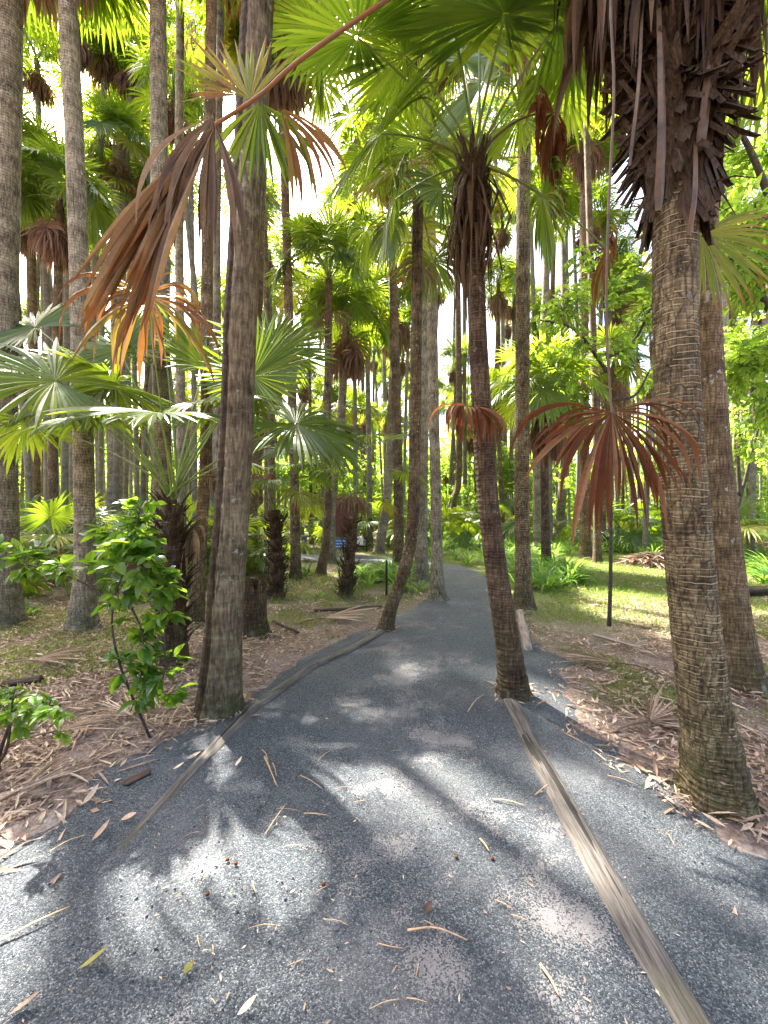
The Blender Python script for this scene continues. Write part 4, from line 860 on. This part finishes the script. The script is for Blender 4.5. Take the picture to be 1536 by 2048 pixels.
# ------------------------------------------------------------------ grass and leaf litter
def scatter(n, g, ylo, yhi, pw=1.0):
    y = ylo + (yhi - ylo) * g.random(n) ** pw; x = (g.random(n) * 2 - 1) * (y * 1.05 + .8); return x, y
g = np.random.default_rng(46); x, y = scatter(170000, g, 3.0, 16, .9)
dens = vnoise(x * .7, y * .7, 31) * .6 + vnoise(x * 2.1, y * 2.1, 32) * .4 + np.where((x > 1.5) & (y > 5.6), .2, 0) + np.where((x < -2.5) & (y > 4.2) & (y < 7.5), .12, 0) + np.where((x > -2.4) & (x < 1) & (y > 7.0), .22, 0)
k = (dens > .58) & ~on_gravel(x, y, .04); x, y = x[k], y[k]; n = len(x); mb = MB()
leaves(mb, np.stack([x, y, np.full(n, -.03)], -1), np.stack([g.normal(0, .55, n), g.normal(0, .55, n), np.ones(n)], -1), g.normal(size=(n, 3)), .04 + .06 * g.random(n), .14, 2, g, .5)
tag(mb.build('grass', M['grass']), 'short thin grass in patches on the forest floor', 'grass', kind='stuff')
g = np.random.default_rng(47); x, y = scatter(150000, g, .9, 11.5, 1.25)
c, h = path_c(y); side = np.abs(x - c) - h
dens = vnoise(x * 1.1, y * 1.1, 33) * .55 + vnoise(x * 3.5, y * 3.5, 34) * .45 + .10 * np.clip(5.5 - y, -1, 1)
k = (side > .12) & (dens > .40) & ~(on_gravel(x, y, -.32) & (g.random(len(x)) > .06)) & ~(on_gravel(x, y, 0) & (g.random(len(x)) > .42)); x, y = x[k], y[k]; n = len(x); print('litter', n)
mb = MB(); kind = g.random(n) < .62; az = g.random(n) * 6.28 + .0
dirs = np.stack([np.cos(az), np.sin(az), g.normal(.02, .09, n)], -1); nr_ = np.stack([g.normal(0, .3, n), g.normal(0, .3, n), np.ones(n)], -1)
pos = np.stack([x, y, -.02 + .035 * g.random(n)], -1)
s = kind; leaves(mb, pos[s], dirs[s], nr_[s], .03 + .20 * g.random(s.sum()) ** 2.6, .075, 3, g, .1)
s = ~kind; leaves(mb, pos[s], dirs[s], nr_[s], .018 + .05 * g.random(s.sum()), .42, 2, g, -.25)
m_ = 60000; xx, yy = scatter(m_, g, .9, 7.5, 1.2); q = ~on_gravel(xx, yy, -.03); xx, yy = xx[q], yy[q]; m_ = len(xx)
leaves(mb, np.stack([xx, yy, -.025 + .02 * g.random(m_)], -1), np.stack([g.normal(size=m_), g.normal(size=m_), g.normal(0, .15, m_)], -1), np.stack([g.normal(0, .4, m_), g.normal(0, .4, m_), np.ones(m_)], -1), .008 + .028 * g.random(m_) ** 2, .4, 2, g, 0)
for t_, rad_, k_ in [(r5, .19, 110), (rr_, .20, 260), (rl, .15, 70), (rb, .26, 200), (r0_, .25, 120), (r1_, .27, 150), (rs, .2, 60), (ry, .2, 120), (rp, .15, 50), (rc, .14, 40)]:
    an = g.random(k_) * 6.28; q = rad_ * (.95 + .75 * g.random(k_) ** 2); xx, yy = t_.location.x + q * np.cos(an), t_.location.y + q * np.sin(an)
    leaves(mb, np.stack([xx, yy, .012 + .025 * g.random(k_)], -1), np.stack([g.normal(size=k_), g.normal(size=k_), g.normal(.1, .25, k_)], -1), np.stack([g.normal(0, .4, k_), g.normal(0, .4, k_), np.ones(k_)], -1), .02 + .13 * g.random(k_) ** 2, .16, 3, g, .1)
m_ = 500; yy = 1.2 + 5 * g.random(m_) ** 1.3; c, h = path_c(yy); xx = c + (g.random(m_) * 2 - 1) * h
leaves(mb, np.stack([xx, yy, np.full(m_, .023)], -1), np.stack([g.normal(size=m_), g.normal(size=m_), np.zeros(m_)], -1), np.stack([g.normal(0, .2, m_), g.normal(0, .2, m_), np.ones(m_)], -1), .008 + .02 * g.random(m_), .3, 2, g, 0)
tag(mb.build('leaf_litter', M['litter']), 'carpet of dry brown and tan leaves and frond strips beside the path', 'leaf litter', kind='stuff')

# ------------------------------------------------------------------ single things on the floor
def stump():
    q = G(508, 1265); rt = empty('tree_stump', q, 'hollow dark broken tree stump with a ragged top behind the two-toned palm', 'stump')
    d = q[1]; H = 108 / FPX * d; mb = MB(); n, sides = 16, 30; z = np.linspace(-.03, H, n); th = np.arange(sides) / sides * 6.283
    zz, tt = np.meshgrid(z, th, indexing='ij'); top = H * (.86 + .3 * vnoise(np.cos(tt) * 2.2 + 3, np.sin(tt) * 2.2, 5) - .12 * (np.cos(tt) > .2))
    r = .155 * (1 + .35 * np.exp(-zz / .12)) * (1 + .16 * (vnoise(tt * 3, zz * 3, 6) - .5) + .1 * (vnoise(tt * 12, zz * 2, 7) - .5)); zz = np.minimum(zz, top) 
    v1 = np.stack([r * np.cos(tt), r * np.sin(tt), zz], -1); v2 = np.stack([r * .72 * np.cos(tt), r * .72 * np.sin(tt), np.maximum(zz - .02, .1)], -1)[::-1]
    v = np.concatenate([v1, v2]); n2 = 2 * n; i = np.arange(n2 - 1)[:, None] * sides; j = np.arange(sides)[None]; k = (j + 1) % sides
    mb.add(v, np.stack([i + j, i + k, i + sides + k, i + sides + j], -1)); mb.build('bark', M['bark_dark'], rt)
    mb = MB(); tube(mb, [(0, 0, .05), (0, 0, .12)], [.12, .11], 20); mb.build('heartwood', M['log_dark'], rt)
stump()
def box(mb, c, s, m=0):
    c = np.array(c, float); s = np.array(s, float) / 2
    v = c + s * np.array([[-1, -1, -1], [1, -1, -1], [1, 1, -1], [-1, 1, -1], [-1, -1, 1], [1, -1, 1], [1, 1, 1], [-1, 1, 1]])
    mb.add(v, [[0, 3, 2, 1], [4, 5, 6, 7], [0, 1, 5, 4], [1, 2, 6, 5], [2, 3, 7, 6], [3, 0, 4, 7]], .5, 0, m)
q = G(773, 1190); mb = MB(); tube(mb, [(0, 0, -.1), (0, 0, .62), (0, 0, .66)], [.022, .022, .014], 10)
o = mb.build('marker_post', M['metal_dark'], smooth=True); o.location = q; tag(o, 'short thin black post beside the curved mossy palm', 'post')
# notice board with its blue sign
q = G(684, 1110) ; rt = empty('notice_board', q, 'tall red-brown notice board with a blue sign low on its front', 'notice board')
for s in (-1, 1):
    mb = MB(); box(mb, (s * .42, 0, .9), (.10, .10, 1.9)); mb.build('post', M['board_brown'], rt)
mb = MB(); box(mb, (0, .03, 1.28), (.74, .05, 1.25)); mb.build('panel', M['board_brown'], rt)
mb = MB(); box(mb, (0, -.03, .42), (.72, .03, .36)); bl = mb.build('sign', M['board_blue'], rt)
for k in range(3):
    mb = MB(); box(mb, (0, -.05, .31 + .10 * k), (.56, .004, .022)); mb.build('stripe', M['board_white'], bl)
mb = MB(); box(mb, (0, 0, 1.98), (1.15, .5, .06)); box(mb, (0, 0, 2.025), (1.0, .3, .03)); mb.build('roof', M['board_brown'], rt)
# white sign on dark railing
q = G(722, 1103); rt = empty('sign_stand', q, 'small white sign on a dark low rail beside the notice board', 'sign')
for s in (-.22, .22):
    mb = MB(); box(mb, (s, 0, .28), (.06, .06, .62)); mb.build('post', M['metal_dark'], rt)
mb = MB(); box(mb, (0, 0, .52), (.38, .05, .06)); box(mb, (0, 0, .2), (.38, .05, .06)); mb.build('rail', M['metal_dark'], rt)
mb = MB(); box(mb, (-.03, -.05, .42), (.22, .02, .30)); mb.build('panel', M['board_white'], rt)
# bench and bollards in the open area
q = G(570, 1104); rt = empty('park_bench', q, 'low dark timber bench in the open area far behind', 'bench')
mb = MB(); box(mb, (0, -.1, .44), (1.2, .12, .04)); box(mb, (0, .05, .44), (1.2, .12, .04)); mb.build('seat', M['bench_wood'], rt)
for s in (-.5, .5):
    mb = MB(); box(mb, (s, -.02, .21), (.10, .3, .42)); mb.build('leg', M['bench_wood'], rt)
q = G(610, 1107); rt = empty('bollard', q, 'grey capped bollard standing between the trunks by the bench', 'bollard')
mb = MB(); tube(mb, [(0, 0, -.05), (0, 0, .62)], [.07, .07], 14); mb.build('post', M['bench_wood'], rt, smooth=True)
mb = MB(); tube(mb, [(0, 0, .60), (0, 0, .66), (0, 0, .70)], [.16, .16, .10], 14); mb.build('cap', M['bench_wood'], rt)
# logs and heaps
log('fallen_log', G(1462, 1188), G(1570, 1186), .12, 'log_dark', 'dark rotten log lying beyond the broad brown palm', seed=31, z=.06)
log('fallen_log', G(20, 1090) , G(160, 1078), .22, 'log_dark', 'grey fallen log lying among the slender brown palms', seed=32, z=.15)
log('fallen_log', G(0, 1374), G(85, 1362), .045, 'log_dark', 'rotten dark log end in the litter behind the low shrub', seed=33, z=.02)
log('bark_piece', G(245, 1575), G(300, 1548), .03, 'log_dark', 'curled dark brown bark piece on the gravel outside the edging', 'bark', seed=34, z=.02, flat=.4)
log('fallen_branch', G(1185, 1272), G(1285, 1300), .022, 'log_pale', 'grey dead branch on the ground near the thin dark sapling', 'branch', seed=35, z=.02)
log('fallen_branch', G(545, 1245), G(598, 1268), .018, 'log_dark', 'dark crooked branch lying beside the stump', 'branch', seed=36, z=.02)
def heap(px0, py0, w_, h_, n, seed, label):
    g = np.random.default_rng(seed); q = G(px0, py0); mb = MB(); a = g.normal(0, .45, (n, 2)); r_ = np.hypot(a[:, 0], a[:, 1]); z = h_ * np.exp(-r_ ** 2 * 2.2) * (.55 + .45 * g.random(n))
    az = g.random(n) * 6.28; leaves(mb, np.stack([a[:, 0] * w_, a[:, 1] * w_ * .7, z], -1), np.stack([np.cos(az), np.sin(az), g.normal(-.15, .2, n)], -1), np.stack([g.normal(0, .4, n), g.normal(0, .4, n), np.ones(n)], -1), .3 + .5 * g.random(n), .09, 3, g, .1)
    o = mb.build('frond_heap', M['litter']); o.location = q; tag(o, label, 'debris heap', 'heaps of dead fronds')
heap(1318, 1128, 1.0, .38, 520, 1, 'heap of dead fronds on the lawn behind the ringed palm')
heap(1505, 1103, 1.5, .45, 520, 2, 'long heap of dead fronds beyond the broad brown palm')
heap(60, 1165, 1.3, .22, 520, 3, 'flat heap of dead fronds in front of the slender brown palms')
for k, (px0, py0, az, rad, sp, lb) in enumerate([(120, 1475, .4, .34, 70, 'brown fan leaf lying flat in the litter beyond the low shrub'), (265, 1445, 2.6, .32, 60, 'fallen brown fan leaf in the litter before the two-toned palm'), (1300, 1455, .3, .4, 80, 'fallen tan fan leaf on the litter beside the ringed palm'),
        (1500, 1490, 2.2, .4, 70, 'fallen tan fan leaf behind the foot of the ringed palm'), (650, 1243, .2, .6, 70, 'fallen brown fan leaf in the litter beside the thin dark edging log'), (1230, 1335, 2.9, .5, 60, 'reddish fallen fan leaf in the litter near the grey branch'), (60, 1330, .1, .5, 80, 'fallen fan leaf in the litter at the edge of the grass behind the low shrub'), (40, 1600, 1.0, .3, 60, 'pale fallen fan leaf nearest the viewer in the litter')]):
    mb = MB(); q = G(px0, py0); T = np.array([math.cos(az), math.sin(az), .12])
    fan(mb, np.array([0, 0, .05]), T, np.array([-T[1], T[0], 0]), rad, n=16, span=sp, droop=.12, split=.45, wf=1.1, seed=1500 + k, nst=6, twist=.6, dirj=.07, lenj=.2)
    tube(mb, curve([(0, 0, .05), -T * .25 + [0, .03, .05], -T * .5], 7), np.linspace(.009, .013, 7), 6, .5, 1, .6)
    o = mb.build('fallen_frond', [M['litter'], M['petiole_dead']]); o.location = q; tag(o, lb, 'palm frond', 'fallen fan leaves in the litter')
# sticks and leaves fallen on the path
def stick(px0, py0, px1, py1, r, label, grp, mat='stick', rt_name='twig'):
    a = G(px0, py0); e = G(px1, py1); mb = MB(); m_ = (a + e) / 2; gg = np.random.default_rng(int(px0 * 7 + py0)); z = np.array([0, 0, .024 + r])
    L = np.linalg.norm(e - a); p = curve([a + z - m_, np.array([gg.normal(0, .03) * L, gg.normal(0, .03) * L, .026 + r + .03 * L]), e + z - m_], 8); tube(mb, p, np.linspace(r, r * .55, 8), 5, .5, 0, .5)
    o = mb.build(rt_name, M[mat], smooth=True); o.location = m_; return tag(o, label, 'twig', grp)
SG = 'dry twigs scattered on the gravel path'
for a in [(530, 1520, 552, 1580), (528, 1522, 556, 1584), (545, 1535, 553, 1562), (524, 1508, 536, 1530)]:
    stick(*a, .0035, 'orange-tan twig of the crossed bundle on the path', 'crossed twigs lying together on the path')
named = [((600, 1560, 645, 1588), .0035, 'tan twig pointing from the crossed bundle towards the path centre'), ((608, 1638, 655, 1642), .005, 'short flat tan twig lying crosswise on the gravel'), ((530, 1680, 570, 1620), .003, 'thin pale twig aimed away from the viewer on the gravel'),
         ((985, 1608, 1052, 1622), .004, 'straight tan twig beside the long edging log'), ((0, 1898, 140, 1828), .006, 'long pale strip lying on the gravel at the picture edge'), ((815, 1876, 935, 1896), .005, 'long greenish stalk lying crosswise on the near gravel'),
         ((1080, 1945, 1118, 2010), .006, 'orange-brown stick near the long edging log, closest to the viewer'), ((960, 1690, 978, 1715), .006, 'short reddish stick at the edge of a sandy patch'), ((660, 1510, 635, 1532), .003, 'thin twig near the middle of the shaded gravel'), ((1215, 1560, 1275, 1580), .004, 'tan twig on the gravel outside the long edging log'), ((505, 1775, 512, 1800), .004, 'short upright-looking splinter on the speckled gravel'),
         ((935, 1432, 968, 1395), .004, 'forked dry stalk lying near the leaning palm'), ((100, 1715, 170, 1682), .004, 'pale twig on the gravel outside the mossy edging log'), ((1070, 1600, 1110, 1570), .003, 'thin twig against the long edging log')]
for a, r_, lb in named: stick(*a, r_, lb, SG)
g = np.random.default_rng(48)
for k in range(30):
    px0 = 380 + 700 * g.random(); py0 = 1330 + 690 * g.random() ** .8; l = (py0 - 1024) * .05 * (.5 + g.random()); an = g.random() * 3.14
    stick(px0, py0, px0 + l * math.cos(an), py0 + l * math.sin(an) * .5, .0022, 'thin dry sliver lying on the gravel path', 'thin dry slivers strewn on the gravel path')
def leaf1(px0, py0, L, az, mat, label, wid=.42, grp='fallen leaves on the path', curl=-.3):
    q = G(px0, py0); gg = np.random.default_rng(int(px0 + py0)); mb = MB()
    leaves(mb, np.array([[-L / 2 * math.cos(az), -L / 2 * math.sin(az), 0.0]]), np.array([[math.cos(az), math.sin(az), .05]]), np.array([[gg.normal(0, .2), gg.normal(0, .2), 1]]), L, wid, 6, gg, curl)
    o = mb.build('fallen_leaf', M[mat]); o.location = q + [0, 0, .03]; return tag(o, label, 'leaf', grp)
leaf1(187, 1945, .085, .35, 'frond_yellow', 'large yellow-green leaf on the near gravel')
leaf1(378, 1955, .035, 1.0, 'frond_yellow', 'small round yellow leaf on the near gravel', .9)
leaf1(855, 1832, .05, .9, 'litter', 'curled brown leaf near the pale sandy patches', .5)
leaf1(258, 1648, .07, .3, 'litter', 'tan leaf outside the mossy edging log', .55)
leaf1(203, 1680, .09, 1.2, 'litter', 'long tan leaf on the gravel outside the mossy edging log', .4)
leaf1(180, 1608, .09, 1.4, 'litter', 'narrow tan leaf nearest the litter outside the mossy log', .35)
leaf1(50, 2035, .08, .5, 'litter', 'pale broken leaf at the very bottom of the picture')
leaf1(495, 2035, .06, .6, 'litter', 'pale tan leaf at the bottom centre of the picture', .35)
leaf1(358, 1545, .06, .4, 'litter', 'tan leaf lying against the short thin edging log')
leaf1(388, 1522, .08, .7, 'litter', 'curled tan leaf leaning on the mossy edging log', .3)
leaf1(478, 1535, .06, 1.2, 'litter', 'pale leaf just inside the short thin edging log', .4)
for px0, py0 in [(455, 1730), (472, 1738), (913, 1725), (647, 1780), (415, 1800), (985, 1728)]:
    mb = MB(); tube(mb, [(0, 0, 0), (0, 0, .004), (0, 0, .009), (0, 0, .013)], [.004, .008, .008, .004], 10)
    o = mb.build('palm_seed', M['dead_red'], smooth=True); o.location = G(px0, py0) + [0, 0, .018]; tag(o, 'small round brown palm seed lying on the gravel', 'seed', 'palm seeds fallen on the path')
